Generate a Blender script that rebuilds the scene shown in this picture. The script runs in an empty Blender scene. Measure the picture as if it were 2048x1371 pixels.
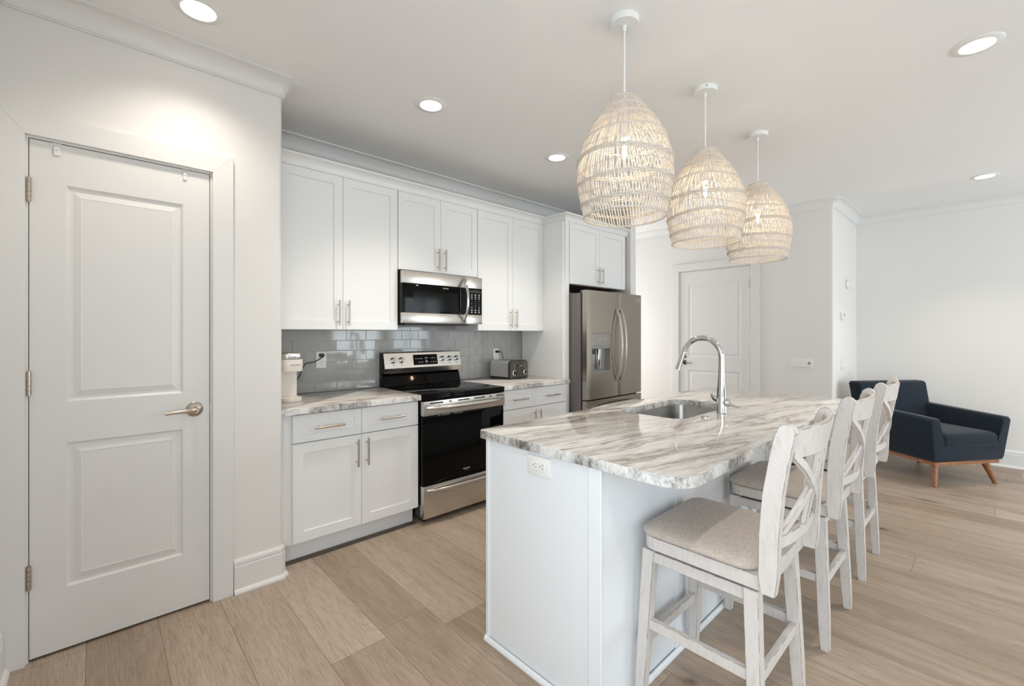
import bpy, bmesh, math, random
from mathutils import Vector, Matrix
PI = math.pi
S = bpy.context.scene
COL = S.collection

# ------------------------------------------------------------------ camera, world, light, exposure
cam_d = bpy.data.cameras.new('camera'); cam = bpy.data.objects.new('camera', cam_d); COL.objects.link(cam)
cam.location = (0, 0, 1.33); cam.rotation_euler = (PI/2, 0, math.radians(47.05-90))
cam_d.sensor_width = 36; cam_d.lens = 892.3/2048*36; cam_d.shift_y = -18.6/2048; cam_d.clip_start = 0.02
S.camera = cam
S.view_settings.view_transform = 'Standard'; S.view_settings.look = 'None'
S.view_settings.gamma = 1; S.view_settings.use_curve_mapping = False
S.view_settings.exposure = 0.48
W = bpy.data.worlds.new('world'); S.world = W; W.use_nodes = True
W.node_tree.nodes['Background'].inputs[0].default_value = (0.86, 0.93, 1, 1)
W.node_tree.nodes['Background'].inputs[1].default_value = 1.2

def area(name, loc, rot, sx, sy, power, color=(1, 1, 1), spread=PI):
    d = bpy.data.lights.new(name, 'AREA'); d.shape = 'RECTANGLE'; d.size = sx; d.size_y = sy
    d.energy = power; d.color = color; d.spread = spread
    o = bpy.data.objects.new(name, d); COL.objects.link(o); o.location = loc; o.rotation_euler = rot
    return o
CEIL = 2.71
BACK = -3.6
XL = -0.28
WINDOWS = [(0.35, 1.55, 0.6, 2.25), (3.95, 5.05, 0.08, 2.25), (5.35, 6.45, 0.08, 2.25)]            # x0,x1,z0,z1 in the wall behind the camera; first one added to light the pantry door
SIDE_WINDOWS = [(-3.3, -2.0, 0.45, 2.25), (-1.2, 0.6, 0.12, 2.3)]   # y0,y1,z0,z1 in the left wall, behind the camera
for k, (x0, x1, z0, z1) in enumerate(WINDOWS):
    area('daylight', ((x0+x1)/2, BACK-0.16, (z0+z1)/2), (PI/2, 0, 0), x1-x0, z1-z0, (14, 46, 36)[k], (0.82, 0.93, 1.0))  # the first lamp belongs to the added window
for k, (y0, y1, z0, z1) in enumerate(SIDE_WINDOWS):
    area('daylight', (XL-0.2, (y0+y1)/2, (z0+z1)/2), (PI/2, 0, -PI/2), y1-y0, z1-z0, (20, 31)[k], (0.80, 0.92, 1.0))

HW = (4.55, 5.4, 0.2, 2.2)                                             # unseen hall window, added to brighten the far wall
area('daylight', ((HW[0]+HW[1])/2, 4.75, 1.2), (-PI/2, 0, 0), HW[1]-HW[0], 2.0, 25, (0.95, 0.97, 1.0))  # lamp of the added hall window

# ------------------------------------------------------------------ materials
def mat(name, color, rough=0.5, metal=0.0, **kw):
    m = bpy.data.materials.new(name); m.use_nodes = True
    b = m.node_tree.nodes['Principled BSDF']
    b.inputs['Base Color'].default_value = (*color, 1); b.inputs['Roughness'].default_value = rough
    b.inputs['Metallic'].default_value = metal
    for k, v in kw.items():
        b.inputs[k.replace('_', ' ')].default_value = v
    return m
class NT:
    def __init__(s, m): s.m = m; s.t = m.node_tree; s.n = s.t.nodes; s.b = s.n['Principled BSDF']
    def new(s, ty, **kw):
        n = s.n.new(ty)
        for k, v in kw.items(): setattr(n, k, v)
        return n
    def link(s, a, b): s.t.links.new(a, b)
    def val(s, sock, v):
        if isinstance(v, bpy.types.NodeSocket): s.link(v, sock)
        else: sock.default_value = v
    def math(s, op, a, b=0.0, c=None):
        n = s.new('ShaderNodeMath', operation=op); s.val(n.inputs[0], a); s.val(n.inputs[1], b)
        if c is not None: s.val(n.inputs[2], c)
        return n.outputs[0]
    def coord(s, kind='Object'): return s.new('ShaderNodeTexCoord').outputs[kind]
    def mapping(s, v, scale=(1, 1, 1), rot=(0, 0, 0), loc=(0, 0, 0)):
        n = s.new('ShaderNodeMapping'); s.link(v, n.inputs[0]); n.inputs[1].default_value = loc
        n.inputs[2].default_value = rot; n.inputs[3].default_value = scale; return n.outputs[0]
    def noise(s, v, scale=5, detail=4, rough=0.5, dist=0.0, out=0):
        n = s.new('ShaderNodeTexNoise'); s.link(v, n.inputs['Vector']); n.inputs['Scale'].default_value = scale
        n.inputs['Detail'].default_value = detail; n.inputs['Roughness'].default_value = rough
        n.inputs['Distortion'].default_value = dist; return n.outputs[out]
    def ramp(s, f, stops):
        n = s.new('ShaderNodeValToRGB'); s.link(f, n.inputs[0]); e = n.color_ramp.elements
        while len(e) < len(stops): e.new(0.5)
        for el, (p, c) in zip(e, stops): el.position = p; el.color = (*c, 1) if len(c) == 3 else c
        return n.outputs[0]
    def mix(s, f, a, b, mode='MIX'):
        n = s.new('ShaderNodeMix', data_type='RGBA', blend_type=mode)
        s.val(n.inputs[0], f)
        for i, v in ((6, a), (7, b)):
            if isinstance(v, tuple): n.inputs[i].default_value = (*v, 1)
            else: s.link(v, n.inputs[i])
        return n.outputs[2]
    def bump(s, h, strength=0.2, dist=0.01):
        n = s.new('ShaderNodeBump'); s.link(h, n.inputs['Height']); n.inputs['Strength'].default_value = strength
        n.inputs['Distance'].default_value = dist; s.link(n.outputs[0], s.b.inputs['Normal'])
    def color(s, c): s.link(c, s.b.inputs['Base Color'])

def paint(name, c, rough, scale=220, strength=0.03):
    m = mat(name, c, rough); t = NT(m); t.bump(t.noise(t.coord(), scale, 2), strength, 0.0004); return m
M_WALL = paint('wall_paint', (0.79, 0.775, 0.75), 0.6)
M_CEIL = paint('ceiling_paint', (0.87, 0.865, 0.855), 0.7)
M_TRIM = paint('trim_paint', (0.775, 0.77, 0.755), 0.35, 60, 0.015)
M_CAB = paint('cabinet_paint', (0.87, 0.875, 0.87), 0.32, 60, 0.01)
M_ISL = paint('island_paint', (0.80, 0.825, 0.85), 0.35, 60, 0.01)
M_WPLASTIC = mat('white_plastic', (0.82, 0.82, 0.80), 0.3)
M_GAP = mat('dark_gap', (0.03, 0.025, 0.02), 0.8)
M_BPLASTIC = mat('black_plastic', (0.012, 0.012, 0.012), 0.35)
M_BGLASS = mat('black_glass', (0.003, 0.003, 0.003), 0.04, Specular_IOR_Level=0.13)
M_WHITEINK = mat('white_print', (0.7, 0.7, 0.7), 0.5)
M_GREYINK = mat('grey_print', (0.22, 0.21, 0.2), 0.5)
M_CHROME = mat('chrome', (0.62, 0.63, 0.63), 0.06, 1.0)
M_CREAM = mat('cream_plastic', (0.80, 0.75, 0.68), 0.35)
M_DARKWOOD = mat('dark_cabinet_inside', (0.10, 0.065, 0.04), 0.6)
def brushed(name, c, rough, axis):
    m = mat(name, c, rough, 1.0); t = NT(m)
    sc = {'x': (2, 400, 400), 'z': (400, 400, 2)}[axis]
    n = t.noise(t.mapping(t.coord(), sc), 1.0, 3)
    t.link(t.math('MULTIPLY_ADD', n, 0.06, rough-0.03), t.b.inputs['Roughness']); t.bump(n, 0.005, 0.001)
    return m
M_STEEL = brushed('brushed_steel', (0.62, 0.595, 0.56), 0.27, 'x')
M_FSTEEL = brushed('fridge_steel', (0.39, 0.355, 0.31), 0.24, 'z')
M_FSIDE = mat('fridge_side_paint', (0.20, 0.19, 0.185), 0.45, 0.3)
M_SINK = brushed('sink_steel', (0.36, 0.345, 0.33), 0.28, 'x')
M_NICKEL = brushed('brushed_nickel', (0.52, 0.455, 0.39), 0.28, 'x')

def emission(name, c, s):
    m = bpy.data.materials.new(name); m.use_nodes = True; t = m.node_tree
    t.nodes.remove(t.nodes['Principled BSDF']); e = t.nodes.new('ShaderNodeEmission')
    e.inputs[0].default_value = (*c, 1); e.inputs[1].default_value = s
    t.links.new(e.outputs[0], t.nodes['Material Output'].inputs[0]); return m
M_LENS = emission('downlight_lens', (1, 0.93, 0.84), 6.0)
M_BULB = emission('bulb_glow', (1, 0.76, 0.52), 190.0)

def floor_mat():
    m = mat('oak_planks', (0.4, 0.3, 0.2), 0.42); t = NT(m)
    sep = t.new('ShaderNodeSeparateXYZ'); t.link(t.coord(), sep.inputs[0]); x, y = sep.outputs[0], sep.outputs[1]
    r = t.math('DIVIDE', t.math('ADD', x, 0.032), 0.2405); row = t.math('FLOOR', r); fr = t.math('SUBTRACT', r, row)
    wn = t.new('ShaderNodeTexWhiteNoise', noise_dimensions='1D'); t.link(row, wn.inputs['W'])
    q = t.math('DIVIDE', t.math('ADD', y, t.math('MULTIPLY', wn.outputs[0], 7.3)), 1.9)
    colm = t.math('FLOOR', q); fq = t.math('SUBTRACT', q, colm)
    cid = t.new('ShaderNodeCombineXYZ'); t.link(row, cid.inputs[0]); t.link(colm, cid.inputs[1])
    w2 = t.new('ShaderNodeTexWhiteNoise', noise_dimensions='3D'); t.link(cid.outputs[0], w2.inputs[0])
    pid = w2.outputs[0]
    off = t.math('MULTIPLY', pid, 37.0)
    g = t.new('ShaderNodeCombineXYZ'); t.link(t.math('ADD', t.math('MULTIPLY', x, 9.0), off), g.inputs[0])
    t.link(t.math('ADD', t.math('MULTIPLY', y, 0.9), off), g.inputs[1])
    big = t.noise(g.outputs[0], 1.0, 5, 0.55, 1.2)
    g2 = t.new('ShaderNodeCombineXYZ'); t.link(t.math('ADD', t.math('MULTIPLY', x, 230.0), off), g2.inputs[0])
    t.link(t.math('MULTIPLY', y, 8.0), g2.inputs[1])
    fine = t.noise(g2.outputs[0], 1.0, 4, 0.6, 0.6)
    # cathedral rings: contour lines of a stretched noise
    ring = t.math('SINE', t.math('MULTIPLY', big, 95.0))
    tone = t.math('ADD', t.math('MULTIPLY', pid, 0.42), t.math('MULTIPLY', big, 0.75))
    c = t.ramp(tone, [(0.25, (0.27, 0.20, 0.146)), (0.48, (0.36, 0.277, 0.208)), (0.66, (0.425, 0.337, 0.262)), (0.90, (0.49, 0.402, 0.325))])
    c = t.mix(t.math('MULTIPLY', t.math('POWER', t.math('MAXIMUM', ring, 0.0), 3.0), 0.24), c, (0.22, 0.15, 0.10))
    c = t.mix(t.ramp(fine, [(0.36, (0.36, 0.36, 0.36)), (0.52, (0, 0, 0))]), c, (0.17, 0.118, 0.08))
    c = t.mix(t.ramp(fine, [(0.56, (0, 0, 0)), (0.72, (0.25, 0.25, 0.25))]), c, (0.55, 0.46, 0.37))
    # knots and small cracks
    vo = t.new('ShaderNodeTexVoronoi', feature='F1'); vo.inputs['Scale'].default_value = 1.0
    g3 = t.new('ShaderNodeCombineXYZ'); t.link(t.math('MULTIPLY', x, 3.4), g3.inputs[0]); t.link(t.math('MULTIPLY', y, 1.25), g3.inputs[1])
    nz = t.new('ShaderNodeVectorMath', operation='ADD'); t.link(g3.outputs[0], nz.inputs[0])
    nn = t.new('ShaderNodeVectorMath', operation='SCALE'); t.link(t.noise(t.coord(), 9, 3, 0.6, 0, 1), nn.inputs[0]); nn.inputs['Scale'].default_value = 0.16
    t.link(nn.outputs[0], nz.inputs[1]); t.link(nz.outputs[0], vo.inputs['Vector'])
    knot = t.ramp(vo.outputs['Distance'], [(0.05, (0.92, 0.92, 0.92)), (0.085, (0.35, 0.35, 0.35)), (0.20, (0, 0, 0))])
    c = t.mix(knot, c, (0.085, 0.06, 0.045))
    e1 = t.math('LESS_THAN', t.math('MINIMUM', fr, t.math('SUBTRACT', 1.0, fr)), 0.0045)
    e2 = t.math('LESS_THAN', t.math('MINIMUM', fq, t.math('SUBTRACT', 1.0, fq)), 0.0006)
    seam = t.math('MAXIMUM', e1, e2)
    c = t.mix(t.math('MULTIPLY', seam, 0.75), c, (0.10, 0.07, 0.05))
    t.color(c)
    t.link(t.math('MULTIPLY_ADD', fine, 0.18, 0.32), t.b.inputs['Roughness'])
    t.bump(t.math('SUBTRACT', t.math('MULTIPLY', fine, 0.3), seam), 0.22, 0.0015)
    t.b.inputs['Specular IOR Level'].default_value = 0.35
    return m
M_FLOOR = floor_mat()

def granite(name, edge=False):
    m = mat(name, (0.7, 0.68, 0.65), 0.07 if not edge else 0.28); t = NT(m)
    P = t.mapping(t.coord(), (1, 1, 1), (0, 0, math.radians(11)))
    w = t.new('ShaderNodeVectorMath', operation='SCALE'); w.inputs['Scale'].default_value = 0.15
    t.link(t.noise(t.mapping(P, (0.7, 1.5, 1.5)), 1.6, 3, 0.5, 0, 1), w.inputs[0])
    a = t.new('ShaderNodeVectorMath', operation='ADD'); t.link(P, a.inputs[0]); t.link(w.outputs[0], a.inputs[1])
    Q = a.outputs[0]
    bands = t.noise(t.mapping(Q, (0.50, 7.0, 7.0)), 1.5, 8, 0.66)
    streak = t.math('ADD', t.math('MULTIPLY', t.noise(t.mapping(Q, (2.2, 26, 26)), 1.0, 5, 0.6), 0.45), t.math('MULTIPLY', t.noise(t.mapping(Q, (16, 150, 120)), 1.0, 6, 0.75), 0.55))
    blot = t.noise(t.mapping(Q, (1.0, 3.0, 3.0), (0, 0, 0), (4, 2, 1)), 2.2, 5, 0.6)
    if not edge:
        zone = t.noise(t.mapping(Q, (0.55, 2.6, 2.6), (0, 0, 0), (2.3, 7.1, 0)), 1.5, 5, 0.58)
        light = t.ramp(streak, [(0.38, (0.50, 0.445, 0.39)), (0.47, (0.70, 0.665, 0.62)), (0.60, (0.82, 0.805, 0.78))])
        grey = t.ramp(streak, [(0.38, (0.27, 0.245, 0.22)), (0.47, (0.50, 0.48, 0.455)), (0.56, (0.64, 0.625, 0.605)), (0.64, (0.78, 0.77, 0.755))])
        brown = t.ramp(streak, [(0.38, (0.22, 0.165, 0.12)), (0.50, (0.42, 0.35, 0.28)), (0.62, (0.68, 0.62, 0.55))])
        c = t.mix(t.ramp(zone, [(0.41, (0.95, 0.95, 0.95)), (0.53, (0, 0, 0))]), light, grey)
        c = t.mix(t.ramp(bands, [(0.33, (0.9, 0.9, 0.9)), (0.40, (0.25, 0.25, 0.25)), (0.45, (0, 0, 0))]), c, brown)
        v = t.math('ABSOLUTE', t.math('SUBTRACT', t.noise(t.mapping(Q, (0.35, 2.6, 2.6), (0, 0, 0), (9, 3, 5)), 1.5, 6, 0.6), 0.5))
        c = t.mix(t.ramp(v, [(0.0, (0.8, 0.8, 0.8)), (0.010, (0.35, 0.35, 0.35)), (0.03, (0, 0, 0))]), c, (0.20, 0.155, 0.12))
        c = t.mix(t.ramp(blot, [(0.56, (0, 0, 0)), (0.70, (0.5, 0.5, 0.5))]), c, (0.80, 0.79, 0.77))
    else:
        big = t.noise(t.mapping(t.coord(), (5, 5, 1.5)), 1.6, 3, 0.5)
        fin = t.noise(t.mapping(t.coord(), (70, 70, 45)), 1.0, 5, 0.7)
        s = t.math('ADD', t.math('MULTIPLY', big, 0.9), t.math('MULTIPLY', fin, 0.75))
        c = t.ramp(s, [(0.66, (0.045, 0.04, 0.038)), (0.75, (0.26, 0.255, 0.245)), (0.84, (0.50, 0.50, 0.49)), (0.96, (0.76, 0.77, 0.76))])
        c = t.mix(0.22, c, t.ramp(bands, [(0.35, (0.36, 0.29, 0.22)), (0.6, (0.75, 0.72, 0.68))]))
        t.bump(t.noise(t.coord(), 60, 4, 0.6), 0.5, 0.004)
    t.color(c)
    return m
M_GRAN = granite('granite_polished'); M_GREDGE = granite('granite_chiselled_edge', True)

def whitewash(name, dark=0.0):
    m = mat(name, (0.75, 0.72, 0.68), 0.55); t = NT(m)
    g = t.noise(t.mapping(t.coord(), (70, 70, 16)), 1.0, 5, 0.65, 0.4)
    c = t.ramp(g, [(0.28, (0.51, 0.465, 0.43)), (0.42, (0.60, 0.557, 0.525)), (0.7, (0.645, 0.605, 0.575))])
    if dark:
        n = t.noise(t.coord(), 22, 3, 0.6)
        c = t.mix(t.ramp(n, [(0.42, (0.12, 0.12, 0.12)), (0.54, (0.8, 0.8, 0.8))]), c, (0.14, 0.11, 0.09))
    t.color(c); t.bump(g, 0.12, 0.001)
    return m
M_WW = whitewash('whitewashed_wood'); M_WWD = whitewash('whitewashed_wood_worn_edge', 1)

def fabric(name, c1, c2, sc=420, rough=0.95):
    m = mat(name, c1, rough); t = NT(m)
    a = t.noise(t.mapping(t.coord(), (sc*0.12, sc, sc)), 1.0, 3, 0.7); b = t.noise(t.mapping(t.coord(), (sc, sc*0.12, sc)), 1.0, 3, 0.7)
    f = t.math('MULTIPLY', t.math('ADD', a, b), 0.5)
    t.color(t.ramp(f, [(0.36, c1), (0.62, c2)])); t.bump(f, 0.35, 0.002)
    t.b.inputs['Sheen Weight'].default_value = 0.15; t.b.inputs['Specular IOR Level'].default_value = 0.15
    return m
M_LINEN = fabric('linen_fabric', (0.36, 0.30, 0.25), (0.60, 0.525, 0.46))
M_NAVY = fabric('navy_fabric', (0.007, 0.012, 0.020), (0.017, 0.026, 0.038), 500)
def walnut():
    m = mat('walnut_wood', (0.3, 0.12, 0.045), 0.35); t = NT(m)
    g = t.noise(t.mapping(t.coord(), (14, 60, 60)), 1.0, 4, 0.6, 0.5)
    t.color(t.ramp(g, [(0.3, (0.17, 0.065, 0.024)), (0.7, (0.36, 0.15, 0.055))])); return m
M_WALNUT = walnut()
def rattan():
    m = mat('rattan', (0.8, 0.7, 0.57), 0.6); t = NT(m)
    n = t.noise(t.coord(), 55, 3, 0.6)
    c = t.ramp(n, [(0.35, (0.78, 0.69, 0.57)), (0.65, (0.88, 0.83, 0.75))]); t.color(c)
    tr = t.new('ShaderNodeBsdfTranslucent'); t.link(c, tr.inputs[0])
    mx = t.new('ShaderNodeMixShader'); mx.inputs[0].default_value = 0.14
    t.link(t.b.outputs[0], mx.inputs[1]); t.link(tr.outputs[0], mx.inputs[2])
    t.link(mx.outputs[0], t.n['Material Output'].inputs[0]); return m
M_RATTAN = rattan(); M_BRAID = mat('rattan_braid', (0.66, 0.60, 0.53), 0.65)  # braid colour darkened to stand for its missing backlight
def tile_mat():
    m = mat('grey_glazed_tile', (0.33, 0.33, 0.325), 0.06); t = NT(m)
    n = t.noise(t.coord(), 7, 3, 0.5); t.color(t.ramp(n, [(0.3, (0.375, 0.37, 0.355)), (0.7, (0.425, 0.422, 0.41))]))
    t.bump(t.noise(t.coord(), 9, 1, 0.4), 0.06, 0.01); return m
M_TILE = tile_mat(); M_GROUT = mat('grout', (0.62, 0.61, 0.59), 0.85)
def pane_mat():
    m = bpy.data.materials.new('window_glass'); m.use_nodes = True; t = NT(m)
    tr = t.new('ShaderNodeBsdfTransparent'); gl = t.new('ShaderNodeBsdfGlossy'); gl.inputs['Roughness'].default_value = 0.02
    mx = t.new('ShaderNodeMixShader'); mx.inputs[0].default_value = 0.06
    t.link(tr.outputs[0], mx.inputs[1]); t.link(gl.outputs[0], mx.inputs[2]); t.link(mx.outputs[0], t.n['Material Output'].inputs[0]); return m
M_PANE = pane_mat()

# ------------------------------------------------------------------ helpers
def props(o, label=None, cat=None, group=None, kind=None):
    for k, v in (('label', label), ('category', cat), ('group', group), ('kind', kind)):
        if v: o[k] = v
    return o
def thing(name, label, cat, loc=(0, 0, 0), rotz=0, group=None):
    o = bpy.data.objects.new(name, None); COL.objects.link(o); o.location = loc; o.rotation_euler = (0, 0, rotz)
    o.empty_display_size = 0.1
    return props(o, label, cat, group)
def bm_new(): return bmesh.new()
def obj(name, bm, m, parent=None, origin=(0, 0, 0), smooth=None, label=None):
    """links bm as ONE mesh object; coordinates given in the parent's frame (or world, minus origin)"""
    bmesh.ops.recalc_face_normals(bm, faces=bm.faces)
    me = bpy.data.meshes.new(name)
    if any(origin): bmesh.ops.translate(bm, verts=bm.verts, vec=-Vector(origin))
    bm.to_mesh(me); bm.free()
    for mm in (m if isinstance(m, (list, tuple)) else [m]): me.materials.append(mm)
    if smooth is not None:
        for p in me.polygons: p.use_smooth = True
        me.set_sharp_from_angle(angle=math.radians(smooth))
    o = bpy.data.objects.new(name, me); COL.objects.link(o); o.location = origin
    if parent: o.parent = parent
    if label: o['label'] = label
    return o
def struct(name, bm, m, parent=None, smooth=None):
    o = obj(name, bm, m, parent, smooth=smooth); o['kind'] = 'structure'; return o
def faces_of(geom): return [g for g in geom if isinstance(g, bmesh.types.BMFace)]
def hexa(bm, p, mi=0):
    """8 points: bottom ring 0-3, top ring 4-7"""
    v = [bm.verts.new(q) for q in p]
    fs = [bm.faces.new([v[i] for i in f]) for f in ((3, 2, 1, 0), (4, 5, 6, 7), (0, 1, 5, 4), (1, 2, 6, 5), (2, 3, 7, 6), (3, 0, 4, 7))]
    for f in fs: f.material_index = mi
    return v, fs
def box(bm, x0, x1, y0, y1, z0, z1, mi=0, bev=0, seg=2, bmi=-1):
    v, fs = hexa(bm, [(x0, y0, z0), (x1, y0, z0), (x1, y1, z0), (x0, y1, z0), (x0, y0, z1), (x1, y0, z1), (x1, y1, z1), (x0, y1, z1)], mi)
    if bev:
        es = {e for f in fs for e in f.edges}
        bmesh.ops.bevel(bm, geom=list(es), offset=bev, segments=seg, profile=0.5, affect='EDGES', material=bmi)
    return bm
def B(*a, **k): return box(bm_new(), *a, **k)
def bevel_all(bm, off, seg=1, mi=-1, ang=25):
    bmesh.ops.recalc_face_normals(bm, faces=bm.faces); bm.normal_update()
    es = [e for e in bm.edges if len(e.link_faces) == 2 and e.calc_face_angle(0) > math.radians(ang)]
    bmesh.ops.bevel(bm, geom=es, offset=off, segments=seg, profile=0.5, affect='EDGES', material=mi); return bm
def prism(bm, pts, axis, a, b, mi=0):
    """polygon of 2-D points extruded along axis from a to b; the 2-D axes are the other two in xyz order"""
    def P(p, h): return {'x': (h, p[0], p[1]), 'y': (p[0], h, p[1]), 'z': (p[0], p[1], h)}[axis]
    lo = [bm.verts.new(P(p, a)) for p in pts]; hi = [bm.verts.new(P(p, b)) for p in pts]; n = len(pts)
    fs = [bm.faces.new(lo[::-1]), bm.faces.new(hi)] + [bm.faces.new((lo[i], lo[(i+1) % n], hi[(i+1) % n], hi[i])) for i in range(n)]
    for f in fs: f.material_index = mi
    return bm
def tube(bm, pts, r, n=8, cap=True, flat=1.0, closed=False, mi=0):
    pts = [Vector(p) for p in pts]; N = len(pts); rs = r if isinstance(r, (list, tuple)) else [r]*N
    rings = []; up = None
    for i in range(N):
        if closed: d = pts[(i+1) % N]-pts[i-1]
        else: d = pts[min(i+1, N-1)]-pts[max(i-1, 0)]
        d.normalize()
        if up is None:
            up = Vector((0, 0, 1)) if abs(d.z) < 0.9 else Vector((1, 0, 0))
        s = d.cross(up); s.normalize(); up = s.cross(d); up.normalize()
        rings.append([bm.verts.new(pts[i]+rs[i]*(math.cos(2*PI*k/n)*s*flat+math.sin(2*PI*k/n)*up)) for k in range(n)])
    for i in range(N if closed else N-1):
        a, b = rings[i], rings[(i+1) % N]
        for k in range(n):
            f = bm.faces.new((a[k], a[(k+1) % n], b[(k+1) % n], b[k])); f.material_index = mi
    if cap and not closed:
        bm.faces.new(rings[0][::-1]).material_index = mi; bm.faces.new(rings[-1]).material_index = mi
    return bm
def lathe(bm, prof, c=(0, 0, 0), n=24, axis='z', mi=0, capa=True, capb=True):
    def P(r, a, h):
        u, v = r*math.cos(a), r*math.sin(a)
        q = {'z': (u, v, h), 'y': (u, h, v), 'x': (h, u, v)}[axis]
        return (c[0]+q[0], c[1]+q[1], c[2]+q[2])
    rings = [[bm.verts.new(P(max(r, 1e-5), 2*PI*k/n, h)) for k in range(n)] for r, h in prof]
    for a, b in zip(rings, rings[1:]):
        for k in range(n): bm.faces.new((a[k], a[(k+1) % n], b[(k+1) % n], b[k])).material_index = mi
    if capa: bm.faces.new(rings[0][::-1]).material_index = mi
    if capb: bm.faces.new(rings[-1]).material_index = mi
    return bm
def sweep(bm, path, prof, room_left=True, mi=0):
    """moulding: profile (distance from wall, z) swept along a plan polyline on the wall plane, mitred; room on the left of travel"""
    P = [Vector((p[0], p[1])) for p in path]; N = len(P); rings = []
    for i in range(N):
        ds = []
        if i > 0: ds.append((P[i]-P[i-1]).normalized())
        if i < N-1: ds.append((P[i+1]-P[i]).normalized())
        ns = [Vector((-d.y, d.x)) if room_left else Vector((d.y, -d.x)) for d in ds]
        m = ns[0] if len(ns) == 1 else (ns[0]+ns[1])/(1+ns[0].dot(ns[1]))
        rings.append([bm.verts.new((P[i].x+m.x*d, P[i].y+m.y*d, z)) for d, z in prof])
    n = len(prof)
    for a, b in zip(rings, rings[1:]):
        for k in range(n): bm.faces.new((a[k], a[(k+1) % n], b[(k+1) % n], b[k])).material_index = mi
    bm.faces.new(rings[0]).material_index = mi; bm.faces.new(rings[-1][::-1]).material_index = mi
    return bm
def rrect(x0, x1, y0, y1, r, n=6):
    """rounded rectangle, counter-clockwise; r a number or four radii (x0y0, x1y0, x1y1, x0y1)"""
    R = r if isinstance(r, (list, tuple)) else [r]*4; out = []
    for (cx, cy, a0, rr) in ((x0+R[0], y0+R[0], PI, R[0]), (x1-R[1], y0+R[1], 1.5*PI, R[1]), (x1-R[2], y1-R[2], 0, R[2]), (x0+R[3], y1-R[3], 0.5*PI, R[3])):
        for k in range(n+1): a = a0+PI/2*k/n; out.append((cx+rr*math.cos(a), cy+rr*math.sin(a)))
    return out
def pillow(bm, x0, x1, y0, y1, r, layers, n=6, crown=0.0):
    """soft slab: stacked rounded rectangles (inset, z)"""
    rings = []
    for ins, z in layers:
        rr = max(r-ins*0.6, 0.01)
        rings.append([bm.verts.new((x, y, z)) for x, y in rrect(x0+ins, x1-ins, y0+ins, y1-ins, rr, n)])
    k = len(rings[0])
    for a, b in zip(rings, rings[1:]):
        for i in range(k): bm.faces.new((a[i], a[(i+1) % k], b[(i+1) % k], b[i]))
    bm.faces.new(rings[0][::-1])
    c = bm.verts.new(((x0+x1)/2, (y0+y1)/2, layers[-1][1]+crown)); t = rings[-1]
    for i in range(k): bm.faces.new((t[i], t[(i+1) % k], c))
    return bm
def panel_front(bm, x0, x1, z0, z1, y, panels, rings, back):
    """door leaf whose face (towards -y) at depth y carries sunk panels; rings = (inset, depth) steps inside each panel"""
    px0, px1 = panels[0][0], panels[0][1]
    zs = [z0]
    for p in sorted(panels, key=lambda q: q[2]): zs += [p[2], p[3]]
    zs.append(z1)
    def quad(a, b, c, d): bm.faces.new([bm.verts.new(q) for q in (a, b, c, d)])
    for i in range(len(zs)-1):
        for (a, b, mid) in ((x0, px0, 0), (px0, px1, 1), (px1, x1, 0)):
            if mid and i % 2 == 1: continue
            quad((a, y, zs[i]), (b, y, zs[i]), (b, y, zs[i+1]), (a, y, zs[i+1]))
    for (a, b, c, d) in panels:
        prev = None
        for ins, dep in [(0, 0)]+list(rings):
            r = [bm.verts.new(q) for q in ((a+ins, y+dep, c+ins), (b-ins, y+dep, c+ins), (b-ins, y+dep, d-ins), (a+ins, y+dep, d-ins))]
            if prev:
                for k in range(4): bm.faces.new((prev[k], prev[(k+1) % 4], r[(k+1) % 4], r[k]))
            prev = r
        bm.faces.new(prev)
    for q in (((x0, y, z0), (x0, back, z0), (x0, back, z1), (x0, y, z1)), ((x1, y, z0), (x1, back, z0), (x1, back, z1), (x1, y, z1)),
              ((x0, y, z0), (x1, y, z0), (x1, back, z0), (x0, back, z0)), ((x0, y, z1), (x1, y, z1), (x1, back, z1), (x0, back, z1)),
              ((x0, back, z0), (x1, back, z0), (x1, back, z1), (x0, back, z1))):
        quad(*q)
    bmesh.ops.remove_doubles(bm, verts=bm.verts, dist=1e-5)
    return bm
def text(name, body, size, m, parent, loc, rot, extrude=0.0004, align='CENTER', sx=1.0):
    c = bpy.data.curves.new(name, 'FONT'); c.body = body; c.size = size; c.extrude = extrude; c.align_x = align; c.align_y = 'CENTER'
    tmp = bpy.data.objects.new(name, c); COL.objects.link(tmp)
    dg = bpy.context.evaluated_depsgraph_get(); me = bpy.data.meshes.new_from_object(tmp.evaluated_get(dg))
    bpy.data.objects.remove(tmp); bpy.data.curves.remove(c)
    me.materials.clear(); me.materials.append(m)
    o = bpy.data.objects.new(name, me); COL.objects.link(o); o.location = loc; o.rotation_euler = rot; o.scale = (sx, 1, 1)
    if parent: o.parent = parent
    return o
def dup(root, loc=None, rotz=None, label=None):
    def cp(o, par):
        c = o.copy(); COL.objects.link(c); c.parent = par
        for ch in list(o.children): cp(ch, c)
        return c
    r = cp(root, None)
    if loc is not None: r.location = loc
    if rotz is not None: r.rotation_euler = (0, 0, rotz)
    if label: r['label'] = label
    return r
FRONT = (PI/2, 0, 0)      # text facing -y

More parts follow.
